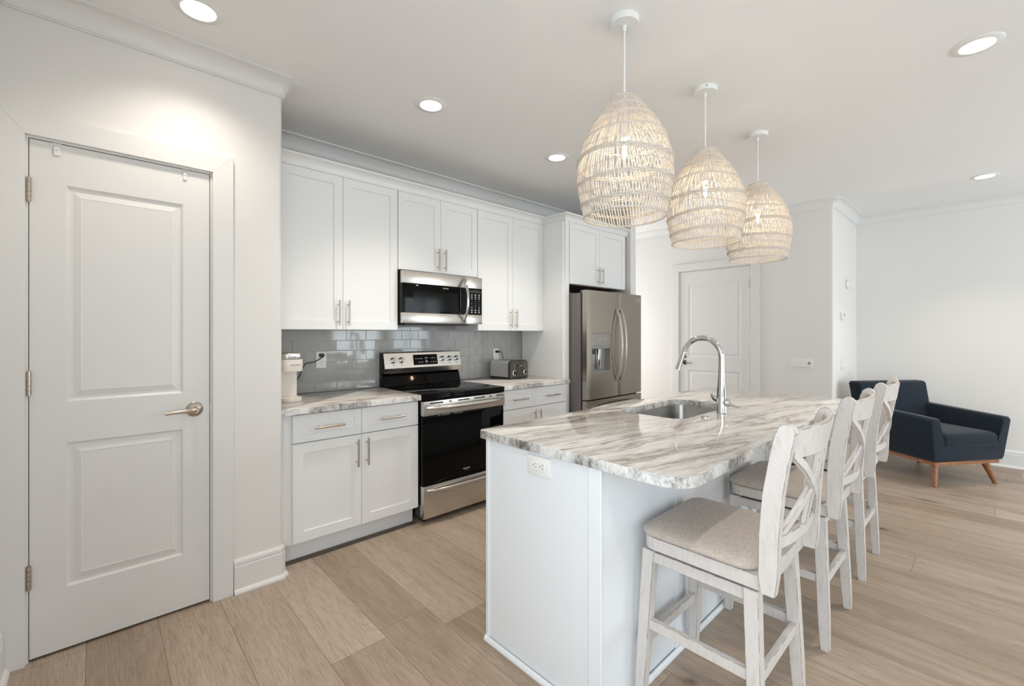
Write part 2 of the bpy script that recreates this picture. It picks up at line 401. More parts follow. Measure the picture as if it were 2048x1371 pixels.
# ------------------------------------------------------------------ the room
XR, YK, XF, YJ, XRW = 0.745, 3.35, 5.53, 1.10, 6.65
PY = 2.645
struct('floor', B(-0.5, 6.9, BACK-0.2, 4.8, -0.1, 0), M_FLOOR)
struct('ceiling', B(-0.5, 6.9, BACK-0.2, 4.8, CEIL, CEIL+0.1), M_CEIL)
bm = bm_new(); ys = BACK-0.15
for (y0, y1, z0, z1) in SIDE_WINDOWS:
    box(bm, XL-0.15, XL, ys, y0, 0, CEIL); box(bm, XL-0.15, XL, y0, y1, 0, z0); box(bm, XL-0.15, XL, y0, y1, z1, CEIL); ys = y1
box(bm, XL-0.15, XL, ys, PY, 0, CEIL)
struct('wall_left', bm, M_WALL)
# pantry front wall with its doorway, rounded outer corner and the return beside the cabinets
D1 = (-0.202, 0.413, 2.122)
bm = bm_new()
e = 0.014
box(bm, XL-0.15, D1[0]-e, PY, PY+0.115, 0, CEIL); box(bm, D1[0]-e, D1[1]+e, PY, PY+0.115, D1[2]+e, CEIL)
r = 0.022
corner = [(D1[1]+e, PY), ] + [(XR-r+r*math.sin(a), PY+r-r*math.cos(a)) for a in [PI/2*k/6 for k in range(7)]] + [(XR, YK), (XR-0.115, YK), (XR-0.115, PY+0.115), (D1[1]+e, PY+0.115)]
prism(bm, corner, 'z', 0, CEIL)
struct('wall_pantry', bm, M_WALL, smooth=30)
struct('wall_pantry_inside', B(XL-0.15, XR, YK, YK+0.1, 0, CEIL), M_WALL)
struct('wall_kitchen', B(XR, 4.41, YK, YK+0.12, 0, CEIL), M_WALL)
struct('wall_fridge_stub', B(4.305, 4.41, 2.705, YK, 0, CEIL, bev=0.006), M_WALL)
struct('wall_hall_left', B(4.31, 4.41, YK+0.12, 4.6, 0, CEIL), M_WALL)
bm = B(4.31, HW[0], 4.6, 4.7, 0, CEIL); box(bm, HW[1], XF+0.12, 4.6, 4.7, 0, CEIL); box(bm, HW[0], HW[1], 4.6, 4.7, 0, HW[2]); box(bm, HW[0], HW[1], 4.6, 4.7, HW[3], CEIL)
struct('wall_hall_end', bm, M_WALL)
bm = bm_new(); f = 0.05
for (a, b, c, d) in ((HW[0], HW[0]+f, HW[2], HW[3]), (HW[1]-f, HW[1], HW[2], HW[3]), (HW[0]+f, HW[1]-f, HW[2], HW[2]+f), (HW[0]+f, HW[1]-f, HW[3]-f, HW[3])): box(bm, a, b, 4.63, 4.68, c, d)
w = struct('window_6', bm, M_TRIM); struct('pane', B(HW[0]+f, HW[1]-f, 4.65, 4.655, HW[2]+f, HW[3]-f), M_PANE, w)  # frame and pane of the added hall window
D2 = (1.897, 2.750, 2.122)
bm = bm_new()
box(bm, XF, XF+0.115, D2[1]+e, 4.6, 0, CEIL); box(bm, XF, XF+0.115, D2[0]-e, D2[1]+e, D2[2]+e, CEIL)
corner = [(XF, D2[0]-e)] + [(XF+r-r*math.cos(a), YJ+r-r*math.sin(a)) for a in [PI/2*k/6 for k in range(7)]] + [(XRW, YJ), (XRW, YJ+0.115), (XF+0.115, YJ+0.115), (XF+0.115, D2[0]-e)]
prism(bm, corner, 'z', 0, CEIL)
struct('wall_far', bm, M_WALL, smooth=30)
struct('wall_hall_closet', B(XF+0.115, XRW+0.12, D2[1]+0.05, D2[1]+0.15, 0, CEIL), M_WALL)
struct('wall_right', B(XRW, XRW+0.12, BACK-0.15, D2[1]+0.05, 0, CEIL), M_WALL)
# wall behind the camera, with its windows, the first one added for light
bm = bm_new(); xs = XL-0.15
for (x0, x1, z0, z1) in WINDOWS:
    box(bm, xs, x0, BACK-0.12, BACK, 0, CEIL); box(bm, x0, x1, BACK-0.12, BACK, 0, z0); box(bm, x0, x1, BACK-0.12, BACK, z1, CEIL); xs = x1
box(bm, xs, XRW+0.12, BACK-0.12, BACK, 0, CEIL)
struct('wall_back', bm, M_WALL)
for k, (x0, x1, z0, z1) in enumerate(WINDOWS):
    bm = bm_new(); f = 0.05
    for (a, b, c, d) in ((x0, x0+f, z0, z1), (x1-f, x1, z0, z1), (x0+f, x1-f, z0, z0+f), (x0+f, x1-f, z1-f, z1), ((x0+x1)/2-0.02, (x0+x1)/2+0.02, z0+f, z1-f)):
        box(bm, a, b, BACK-0.10, BACK-0.04, c, d)
    w = struct('window_%d' % (k+1), bm, M_TRIM)
    struct('pane', B(x0+f, x1-f, BACK-0.075, BACK-0.07, z0+f, z1-f), M_PANE, w)

for k, (y0, y1, z0, z1) in enumerate(SIDE_WINDOWS):
    bm = bm_new(); f = 0.05; ym = (y0+y1)/2
    for (a, b, c, d) in ((y0, y0+f, z0, z1), (y1-f, y1, z0, z1), (y0+f, y1-f, z0, z0+f), (y0+f, y1-f, z1-f, z1), (ym-0.02, ym+0.02, z0+f, z1-f)):
        box(bm, XL-0.12, XL-0.05, a, b, c, d)
    w = struct('window_%d' % (k+4), bm, M_TRIM)
    struct('pane', B(XL-0.09, XL-0.085, y0+f, y1-f, z0+f, z1-f), M_PANE, w)

# mouldings
q = [PI/2*k/7 for k in range(8)]
CROWN = [(0, 2.618), (0.010, 2.618), (0.010, 2.626)] + [(0.014+0.066*(1-math.cos(a)), 2.626+0.072*math.sin(a)) for a in q] + [(0.088, 2.700), (0.088, CEIL), (0, CEIL)]
c = 0.012
struct('trim_1', sweep(bm_new(), [(4.41, 4.6), (4.41, 2.705), (4.305, 2.705), (4.305, YK), (XR, YK), (XR, PY+c), (XR-c, PY), (XL, PY), (XL, BACK)], CROWN, True), M_TRIM, smooth=25)
struct('trim_2', sweep(bm_new(), [(XRW, BACK), (XRW, YJ), (XF+c, YJ), (XF, YJ+c), (XF, 4.6)], CROWN, True), M_TRIM, smooth=25)
BASE = [(0, 0), (0.032, 0), (0.032, 0.008), (0.027, 0.017), (0.016, 0.022), (0.016, 0.135), (0.014, 0.139), (0.010, 0.141), (0.014, 0.145), (0.013, 0.160), (0.007, 0.170), (0, 0.172)]
struct('baseboard_pantry', sweep(bm_new(), [(XR, 2.775), (XR, PY+c), (XR-c, PY), (0.513, PY)], BASE, True), M_TRIM, smooth=25)
struct('baseboard_left', sweep(bm_new(), [(XL, PY-0.022), (XL, BACK)], BASE, True), M_TRIM, smooth=25)
struct('baseboard_far', sweep(bm_new(), [(XF, 1.795), (XF, YJ+c), (XF+c, YJ), (XRW, YJ), (XRW, BACK)], BASE, False), M_TRIM, smooth=25)
struct('baseboard_hall', sweep(bm_new(), [(XF, 4.6), (XF, 2.852)], BASE, False), M_TRIM, smooth=25)
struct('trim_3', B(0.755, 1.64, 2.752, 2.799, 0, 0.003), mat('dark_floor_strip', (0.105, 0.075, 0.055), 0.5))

# doors with casings, jambs and hinges
def door_casing(name, x0, x1, zt, wl, wr, wt):
    """flat board casing, x along the wall, y=0 the wall plane, boards proud towards -y"""
    bm = bm_new(); t = 0.020
    def board(pts): prism(bm, pts, 'y', -t, 0.0)
    i = 0.008
    board([(x0-i-wl, 0), (x0-i, 0), (x0-i, zt+i), (x0-i-wl, zt+i+wt)]); board([(x1+i, 0), (x1+i+wr, 0), (x1+i+wr, zt+i+wt), (x1+i, zt+i)])
    board([(x0-i-wl, zt+i+wt), (x0-i, zt+i), (x1+i, zt+i), (x1+i+wr, zt+i+wt)])
    bevel_all(bm, 0.0012, 1)
    # jambs and stops
    for (a, b, z0, z1) in ((x0-0.012, x0, 0, zt), (x1, x1+0.012, 0, zt), (x0-0.012, x1+0.012, zt, zt+0.012)):
        box(bm, a, b, -0.001, 0.115, z0, z1)
    return bm
def door_leaf(x0, x1, z0, z1, panels):
    return panel_front(bm_new(), x0, x1, z0, z1, 0.004, panels, [(0.010, 0.009), (0.020, 0.009), (0.045, 0.002), (0.048, 0.003)], 0.043)
def hinge_bm(x, z):
    bm = bm_new()
    for k in range(5): lathe(bm, [(0.0075, z-0.047+0.019*k), (0.0075, z-0.047+0.019*k+0.0175)], (x, -0.006, 0), 12)
    lathe(bm, [(0.004, z-0.052), (0.004, z+0.052)], (x, -0.006, 0), 10); box(bm, x-0.012, x, -0.003, 0.006, z-0.047, z+0.047)
    return bm
def make_door(name, T, x0, x1, hinge_x, knob_x, knob_dir):
    """T: Empty transform; local x along the wall"""
    root = bpy.data.objects.new(name, None); COL.objects.link(root); root.matrix_world = T; root['kind'] = 'structure'
    mid = (x0+x1)/2; w = (x1-x0)
    panels = [(x0+0.106, x1-0.106, 0.268, 0.872), (x0+0.106, x1-0.106, 1.045, 1.952)]
    leaf = struct('door_leaf', door_leaf(x0, x1, 0.012, 2.119, panels), M_TRIM, root)
    gap = struct('door_gap', B(x0-0.004, x1+0.004, 0.05, 0.06, 0.004, 2.127), M_GAP, root)
    for z in (0.345, 1.13, 1.912): obj('hinge', hinge_bm(hinge_x, z), M_NICKEL, root, smooth=40)
    bm = bm_new()
    lathe(bm, [(0.036, 0.008), (0.036, 0.004), (0.032, 0.000), (0.018, -0.004), (0.013, -0.006), (0.012, -0.05), (0.010, -0.058)], (knob_x, 0, 0.962), 32, 'y')
    d = knob_dir
    tube(bm, [(knob_x+d*0.008, -0.047, 0.964), (knob_x-d*0.002, -0.05, 0.964), (knob_x-d*0.02, -0.056, 0.965), (knob_x-d*0.06, -0.058, 0.963), (knob_x-d*0.118, -0.056, 0.960)], [0.008, 0.011, 0.0115, 0.0085, 0.0075], 14, flat=1.0)
    obj('handle', bm, M_NICKEL, root, smooth=40, label='brushed nickel lever handle')
    bm = bm_new(); box(bm, x1+0.0005 if d > 0 else x0-0.002, x1+0.002 if d > 0 else x0-0.0005, -0.002, 0.03, 0.935, 0.99)
    obj('strike_plate', bm, M_NICKEL, root)
    return root
d1 = make_door('door_1', Matrix.Translation((0, PY, 0)), -0.1995, 0.4105, -0.2, 0.349, 1)
bm = door_casing('c', D1[0], D1[1], D1[2], 0.0698, 0.088, 0.09); bmesh.ops.translate(bm, verts=bm.verts, vec=(0, PY, 0)); struct('trim_4', bm, M_TRIM)
# the far door: local x runs along world +y mirrored -> the Empty is turned so its -y faces the room (-x)
T2 = Matrix.Translation((XF, 0, 0)) @ Matrix.Rotation(-PI/2, 4, 'Z')
d2 = make_door('door_2', T2, -2.747, -1.900, -1.897, -2.688, -1)
bm = door_casing('c', -D2[1], -D2[0], D2[2], 0.088, 0.088, 0.09); bmesh.ops.transform(bm, matrix=T2, verts=bm.verts); struct('trim_5', bm, M_TRIM)

# two white clips hooked over the pantry door
def clip(x, w, label):
    bm = bm_new(); z1 = 2.1235
    box(bm, -w/2, w/2, -0.004, -0.0002, z1-0.056, z1, bev=0.001, seg=1); box(bm, -w/2, w/2, -0.004, 0.030, z1-0.0025, z1)
    box(bm, -w/2+0.003, w/2-0.003, -0.010, -0.004, z1-0.054, z1-0.014, bev=0.0015, seg=1)
    o = thing('over_door_clip', label, 'door clip', (x, PY+0.008, 0), 0, 'clips over the pantry door')
    obj('bracket', bm, M_WPLASTIC, o)
    obj('slot', B(-0.006, 0.006, -0.0105, -0.0098, z1-0.034, z1-0.032), M_GREYINK, o)
clip(-0.121, 0.026, 'white plastic clip hooked over the pantry door near its hinge side')
clip(0.311, 0.021, 'white plastic clip hooked over the pantry door above its lever handle')

# ------------------------------------------------------------------ kitchen cabinets
def pull(parent, x, z, length, vertical, y):
    """bar pull in front of a face at depth y"""
    bm = bm_new(); h = length/2; pr = length*0.34
    if vertical:
        tube(bm, [(x, y-0.032, z-h), (x, y-0.032, z+h)], 0.006, 12)
        for s in (-1, 1): tube(bm, [(x, y, z+s*pr), (x, y-0.032, z+s*pr)], 0.0045, 10)
    else:
        tube(bm, [(x-h, y-0.032, z), (x+h, y-0.032, z)], 0.006, 12)
        for s in (-1, 1): tube(bm, [(x+s*pr, y, z), (x+s*pr, y-0.032, z)], 0.0045, 10)
    return obj('handle', bm, M_NICKEL, parent, smooth=40, label='brushed nickel bar handle')
def shaker(name, parent, x0, x1, z0, z1, y, fr=0.058):
    bm = panel_front(bm_new(), x0, x1, z0, z1, y, [(x0+fr, x1-fr, z0+fr, z1-fr)], [(0.0015, 0.008), (0.002, 0.008)], y+0.02)
    return obj(name, bm, M_CAB, parent)
YB, YU, YF = 2.724, 3.02, 2.754       # door faces of base, upper and fridge cabinets
def base_cabinet(x0, x1, label, fill=0.0):
    xm = (x0+x1)/2; o = thing('base_cabinet', label, 'cabinet', (xm, YB, 0), 0, 'base cabinets under the counter')
    w = (x1-x0)/2; g = 0.0015; d = YK-YB-0.03
    bm = bm_new(); box(bm, -w, w, 0.021, d, 0.115, 0.87)
    obj('body', bm, M_CAB, o)
    obj('toe_kick', B(-w, w, 0.078, d, 0, 0.115), M_CAB, o)
    if fill: obj('filler_strip', B(-w-fill, -w, 0.021, 0.05, 0.115, 0.87), M_CAB, o); obj('toe_kick_return', B(-w-fill, -w, 0.078, 0.1, 0, 0.115), M_CAB, o)
    for s in (-1, 1):
        a, b = (-w+g, -g) if s < 0 else (g, w-g)
        dr = shaker('drawer', o, a, b, 0.699, 0.858, 0, 0.042); pull(dr, (a+b)/2, 0.776, 0.176, False, 0)
        dd = shaker('door', o, a, b, 0.122, 0.693, 0); pull(dd, s*0.033, 0.584, 0.172, True, 0)
    return o
base_cabinet(0.82, 1.642, 'white shaker base cabinet between the pantry wall and the black range', 0.075)
base_cabinet(2.412, 3.234, 'white shaker base cabinet between the range and the tall fridge panel')
def wall_cabinet(x0, x1, z0, z1, y, label, hz, hl=0.172, depth=None, xsplit=None, fill=0):
    xm = (x0+x1)/2; o = thing('wall_cabinet', label, 'cabinet', (xm, y, z0), 0, 'wall cabinets above the counter'); w = (x1-x0)/2; g = 0.0015
    d = (YK-y)
    obj('body', B(-w, w, 0.021, d, 0.0, z1-z0), M_CAB, o)
    if fill: obj('filler_strip', B(-w-fill, -w, 0.021, 0.05, 0, z1-z0), M_CAB, o)
    for s in (-1, 1):
        a, b = (-w+g, -g) if s < 0 else (g, w-g)
        dd = shaker('door', o, a, b, 0.003, z1-z0-0.002, 0); pull(dd, s*0.033, hz-z0, hl, True, 0)
    return o
UT = 2.402
wall_cabinet(0.82, 1.645, 1.357, UT, YU, 'tall two-door white wall cabinet beside the pantry wall', 1.471, fill=0.075)
wall_cabinet(1.649, 2.405, 1.812, UT, YU, 'short two-door white wall cabinet directly above the microwave', 1.918)
wall_cabinet(2.409, 3.236, 1.357, UT, YU, 'tall two-door white wall cabinet above the toaster', 1.468)
o = wall_cabinet(3.318, 4.27, 1.812, UT, YF, 'short two-door white wall cabinet above the fridge', 1.919)
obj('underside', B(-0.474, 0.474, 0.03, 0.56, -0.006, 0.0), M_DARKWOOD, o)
o = thing('fridge_side_panel', 'tall white side panel between the toaster counter and the fridge', 'cabinet panel', (3.285, YF, 0))
obj('panel', B(-0.049, 0.03, 0.018, YK-YF-0.03, 0, UT), M_CAB, o)
obj('face_strip', B(-0.026, 0.026, 0.0, 0.018, 0, UT, bev=0.001, seg=1), M_CAB, o)
CC = [(0, UT), (0.004, UT), (0.006, UT+0.010)] + [(0.008+0.046*(1-math.cos(a)), UT+0.012+0.042*math.sin(a)) for a in q] + [(0.058, UT+0.056), (0.058, UT+0.067), (0, UT+0.067)]
bm = sweep(bm_new(), [(4.30, YF), (3.259, YF), (3.259, YU), (XR+0.002, YU)], CC, True)
props(obj('cabinet_crown_molding', bm, M_CAB, origin=(2.0, YU, UT), smooth=25), 'white cove crown running along the tops of the kitchen wall cabinets', 'crown molding')

# tiles
rnd = random.Random(5)
bm = box(bm_new(), XR+0.001, 3.236, YK-0.006, YK-0.0005, 0.906, 1.356, mi=1)
box(bm, 1.649, 2.405, YK-0.006, YK-0.0005, 1.356, 1.40, mi=1)
rows = [0.906, 0.9735, 1.0505, 1.1265, 1.2035, 1.280, 1.356, 1.405]; pitch = 0.1555
for k in range(7):
    ph = 0.147 if k % 2 == 1 else 0.147+pitch/2
    x = ph
    while x < 3.3:
        a, b = x+0.0012, x+pitch-0.0012; lim = (XR+0.002, 3.235) if k < 6 else (1.65, 2.404)
        a, b = max(a, lim[0]), min(b, lim[1])
        if b-a > 0.01:
            z0, z1 = rows[k]+0.0012, rows[k+1]-0.0012; y = YK-0.0095; t1, t2 = rnd.uniform(-.0006, .0006), rnd.uniform(-.0005, .0005)
            s = bm_new()
            hexa(s, [(a, y+t1+t2, z0), (b, y-t1+t2, z0), (b, YK-0.005, z0), (a, YK-0.005, z0), (a, y+t1-t2, z1), (b, y-t1-t2, z1), (b, YK-0.005, z1), (a, YK-0.005, z1)])
            bevel_all(s, 0.0016, 2)
            me = bpy.data.meshes.new('t'); s.to_mesh(me); s.free(); bm.from_mesh(me); bpy.data.meshes.remove(me)
        x += pitch
props(obj('tile_backsplash', bm, [M_TILE, M_GROUT], origin=(2.0, YK, 0.906)), 'glossy grey subway tile backsplash between counter and wall cabinets', 'backsplash')

# countertops
def slab(loop, z0, z1, hole=None, bev=0.004):
    bm = bm_new()
    def ring(pts): return [bm.verts.new((x, y, z1)) for x, y in pts]
    L = ring(loop); es = [bm.edges.new((L[i], L[(i+1) % len(L)])) for i in range(len(L))]
    if hole:
        Hh = ring(hole); es += [bm.edges.new((Hh[i], Hh[(i+1) % len(Hh)])) for i in range(len(Hh))]
        bmesh.ops.triangle_fill(bm, edges=es, use_beauty=True, use_dissolve=False)
    else: bm.faces.new(L)
    ext = bmesh.ops.extrude_face_region(bm, geom=list(bm.faces))
    bmesh.ops.translate(bm, verts=[v for v in ext['geom'] if isinstance(v, bmesh.types.BMVert)], vec=(0, 0, z0-z1))
    bmesh.ops.recalc_face_normals(bm, faces=bm.faces)
    for f in bm.faces: f.material_index = 1 if abs(f.normal.z) < 0.5 else 0
    es = [e for e in bm.edges if len(e.link_faces) == 2 and {round(abs(f.normal.z)) for f in e.link_faces} == {0, 1} and e.verts[0].co.z > (z0+z1)/2]
    bmesh.ops.bevel(bm, geom=es, offset=bev, segments=2, profile=0.5, affect='EDGES', material=-1)
    return bm
props(obj('granite_counter', slab(rrect(XR+0.001, 1.646, 2.680, YK-0.0005, [0.002, 0.012, 0.002, 0.002], 3), 0.8705, 0.9055), [M_GRAN, M_GREDGE], origin=(1.2, 3.0, 0.8705), smooth=30),
      'short granite counter under the cream coffee maker', 'countertop', 'granite counters along the wall')
props(obj('granite_counter', slab(rrect(2.408, 3.2355, 2.680, YK-0.0005, [0.012, 0.002, 0.002, 0.002], 3), 0.8705, 0.9055), [M_GRAN, M_GREDGE], origin=(2.8, 3.0, 0.8705), smooth=30),
      'short granite counter under the four-slice toaster', 'countertop', 'granite counters along the wall')

# ------------------------------------------------------------------ range
def arc_bar(p0, p1, out, r, n=17, flat=1.0, power=2.0, ends=True):
    """bar from p0 to p1 bowed by vector out"""
    a, b, o_ = Vector(p0), Vector(p1), Vector(out); pts, rs = [], []
    for k in range(n):
        t = k/(n-1); w = 1-abs(2*t-1)**power
        pts.append(a.lerp(b, t)+o_*w); rs.append(r*(0.55+0.45*min(1, 6*min(t, 1-t))))
    return tube(bm_new(), pts, rs, 12, flat=flat)
R = thing('electric_range', 'black glass electric range with stainless trim standing between two base cabinets', 'range', (2.027, 2.68, 0)); w = 0.376
bm = B(-w+0.004, w-0.004, 0.045, 0.655, 0.045, 0.884); box(bm, -w+0.03, w-0.03, 0.09, 0.64, 0.02, 0.05)
obj('body', bm, M_BPLASTIC, R)
for sx in (-1, 1):
    for yy in (0.07, 0.60): obj('foot', lathe(bm_new(), [(0.014, 0), (0.014, 0.012), (0.007, 0.016), (0.007, 0.05)], (sx*(w-0.05), yy, 0), 12), M_BPLASTIC, R)
bm = B(-w, w, -0.012, 0.575, 0.884, 0.9065, bev=0.006); box(bm, -w, w, -0.010, 0.04, 0.862, 0.890, bev=0.004)
obj('cooktop', bm, M_BGLASS, R, smooth=35)
for (bx, by, br) in ((-0.19, 0.15, 0.115), (0.19, 0.15, 0.09), (-0.19, 0.42, 0.085), (0.19, 0.42, 0.10)):
    obj('burner_ring', lathe(bm_new(), [(br-0.0015, 0.9066), (br-0.0015, 0.9069), (br, 0.9069), (br, 0.9066)], (bx, by, 0), 40, capa=False, capb=False), mat('burner_print', (0.02, 0.02, 0.02), 0.2), R)
door = obj('oven_door', B(-w+0.002, w-0.002, 0.0, 0.042, 0.275, 0.757, bev=0.004), M_BGLASS, R, smooth=35)
bm = B(-w, w, -0.012, 0.035, 0.757, 0.8585, bev=0.003)
obj('door_trim', bm, M_STEEL, door, smooth=35)
for (a, b) in ((-0.325, -0.215), (-0.165, -0.14), (-0.085, 0.02), (0.065, 0.17), (0.215, 0.24), (0.285, 0.36)):
    obj('vent_slot', B(a, b, -0.0125, -0.0118, 0.838, 0.847), M_GAP, door)
bm = arc_bar((-w+0.028, -0.010, 0.812), (w-0.028, -0.010, 0.812), (0, -0.048, 0), 0.0165, power=6)
obj('handle', bm, M_STEEL, door, smooth=60)
text('logo', 'FRIGIDAIRE', 0.0125, M_WHITEINK, door, (0.002, -0.0004, 0.325), FRONT, sx=1.0)
obj('logo_line', B(-0.018, 0.022, -0.0006, 0.0, 0.3115, 0.3135), M_GREYINK, door)
dr = obj('storage_drawer', B(-w+0.001, w-0.001, -0.012, 0.04, 0.043, 0.269, bev=0.003), M_STEEL, R, smooth=35)
obj('handle', arc_bar((-w+0.03, -0.010, 0.237), (w-0.03, -0.010, 0.237), (0, -0.040, 0), 0.0145, power=6), M_STEEL, dr, smooth=60)
prof = [(0.655, 0.905), (0.655, 1.178), (0.597, 1.178), (0.592, 1.172), (0.566, 1.052), (0.580, 1.012), (0.612, 1.010), (0.600, 0.985), (0.575, 0.905)]
obj('backguard', bevel_all(prism(bm_new(), prof, 'x', -w+0.004, w-0.004), 0.002, 1), M_BGLASS, R)
pr2 = [(0.5965, 1.1795), (0.591, 1.172), (0.565, 1.052), (0.579, 1.0105), (0.5815, 1.0135), (0.568, 1.053), (0.594, 1.171), (0.599, 1.176)]
cp = obj('control_panel', prism(bm_new(), pr2, 'x', -w+0.006, w-0.006), M_STEEL, R)
tilt = math.atan2(0.026, 0.12)     # face leans back
def face_y(z): return 0.565+(z-1.052)/0.12*0.026
for kx in (-0.294, -0.220, 0.178, 0.252, 0.326):
    bm = lathe(bm_new(), [(0.0245, 0.0), (0.0245, -0.004), (0.020, -0.006), (0.019, -0.026), (0.016, -0.029)], (0, 0, 0), 28, 'y')
    box(bm, -0.0035, 0.0035, -0.036, -0.026, -0.019, 0.019, bev=0.001, seg=1)
    bmesh.ops.transform(bm, matrix=Matrix.Translation((kx, face_y(1.114), 1.114)) @ Matrix.Rotation(-tilt, 4, 'X'), verts=bm.verts)
    kn = obj('knob', bm, M_CHROME, cp, smooth=40, label='chrome burner knob')
    obj('knob_mark', B(kx-0.006, kx+0.006, face_y(1.078)-0.0012, face_y(1.078)+0.001, 1.075, 1.081), M_GREYINK, cp)
disp = obj('display', prism(bm_new(), [(face_y(1.070)-0.0015, 1.070), (face_y(1.155)-0.0015, 1.155), (face_y(1.155)+0.002, 1.155), (face_y(1.070)+0.002, 1.070)], 'x', -0.109, 0.125), M_BGLASS, cp)
TF = (PI/2-tilt, 0, 0)
def dtext(s, x, z, size, m=M_WHITEINK): return text('display_mark', s, size, m, disp, (x, face_y(z)-0.002, z), TF, 0.0002)
dtext('12:07', 0.013, 1.126, 0.016, M_WHITEINK)
for (x, z, ww) in ((-0.085, 1.122, .014), (-0.058, 1.122, .014), (-0.033, 1.122, .018), (0.052, 1.124, .006), (0.075, 1.124, .014), (0.100, 1.124, .012), (-0.055, 1.092, .016), (-0.028, 1.092, .014),
                   (0.012, 1.108, .012), (0.015, 1.100, .018), (0.018, 1.092, .024), (0.060, 1.092, .008), (0.085, 1.092, .014), (0.108, 1.092, .010)):
    bm = bm_new(); y = face_y(z)
    box(bm, x-ww/2, x+ww/2, y-0.0022, y-0.0005, z-0.0022, z+0.0022); obj('display_mark', bm, M_WHITEINK, disp)

# ------------------------------------------------------------------ microwave
MW = thing('microwave_oven', 'stainless over-the-range microwave with black glass door above the range', 'microwave', (2.027, 2.96, 1.41)); w = 0.377
bm = B(-w+0.004, w-0.004, 0.032, 0.379, 0.006, 0.398, bev=0.002, seg=1); box(bm, -w+0.01, w-0.01, 0.004, 0.032, 0.002, 0.39)
obj('body', bm, M_BPLASTIC, MW)
obj('bottom_vent', B(-w+0.06, w-0.10, 0.06, 0.30, -0.012, 0.006, bev=0.004), M_BPLASTIC, MW)
xs = 0.208
dm = obj('door', B(-w, xs-0.0012, 0.0, 0.03, 0.078, 0.298), M_BGLASS, MW)
def steel_band(parent, a, b, z0, z1):
    return obj('steel_band', B(a, b, -0.003, 0.03, z0, z1, bev=0.0025), M_STEEL, parent, smooth=35)
steel_band(dm, -w, xs-0.0012, 0.298, 0.391); steel_band(dm, -w, xs-0.0012, 0.0, 0.078)
obj('window_frame', B(-w+0.09, xs-0.07, -0.0006, 0.0, 0.092, 0.245), mat('window_tint', (0.006, 0.006, 0.006), 0.08, Specular_IOR_Level=0.13), dm)
obj('door_edge', B(xs-0.058, xs-0.055, -0.004, 0.0, 0.079, 0.297), M_STEEL, dm)
bm = arc_bar((xs-0.026, -0.003, 0.012), (xs-0.026, -0.003, 0.378), (0, -0.058, 0), 0.0135, 21, flat=1.0, power=2.2)
obj('handle', bm, M_CHROME, dm, smooth=60, label='chrome bowed handle')
text('logo', 'FRIGIDAIRE', 0.0105, M_WHITEINK, dm, (0.008, -0.0004, 0.278), FRONT)
obj('logo_mark', B(-0.262, -0.243, -0.0006, 0.0, 0.283, 0.289), M_WHITEINK, dm)
kp = obj('keypad_panel', B(xs+0.0012, w, 0.0, 0.03, 0.078, 0.298), M_BGLASS, MW)
steel_band(kp, xs+0.0012, w, 0.298, 0.391); steel_band(kp, xs+0.0012, w, 0.0, 0.078)
digits = [['1', '2', '3'], ['4', '5', '6'], ['7', '8', '9'], ['', '0', '']]
for rr in range(9):
    z = 0.244-rr*0.0182
    for cc in range(3):
        x = 0.269+cc*0.0385; d = digits[rr-3][cc] if 3 <= rr <= 6 else ''
        if d: text('key', d, 0.0105, M_WHITEINK, kp, (x, -0.0004, z), FRONT, 0.0002)
        else:
            bm = B(x-0.0085, x+0.0085, -0.0006, 0, z+0.0012, z+0.0042)
            if rr not in (2, 6): box(bm, x-0.0065, x+0.0065, -0.0006, 0, z-0.0042, z-0.0012)
            obj('key', bm, M_WHITEINK, kp)
obj('clock_window', B(0.245, 0.365, -0.0006, 0, 0.262, 0.284), M_BPLASTIC, kp)

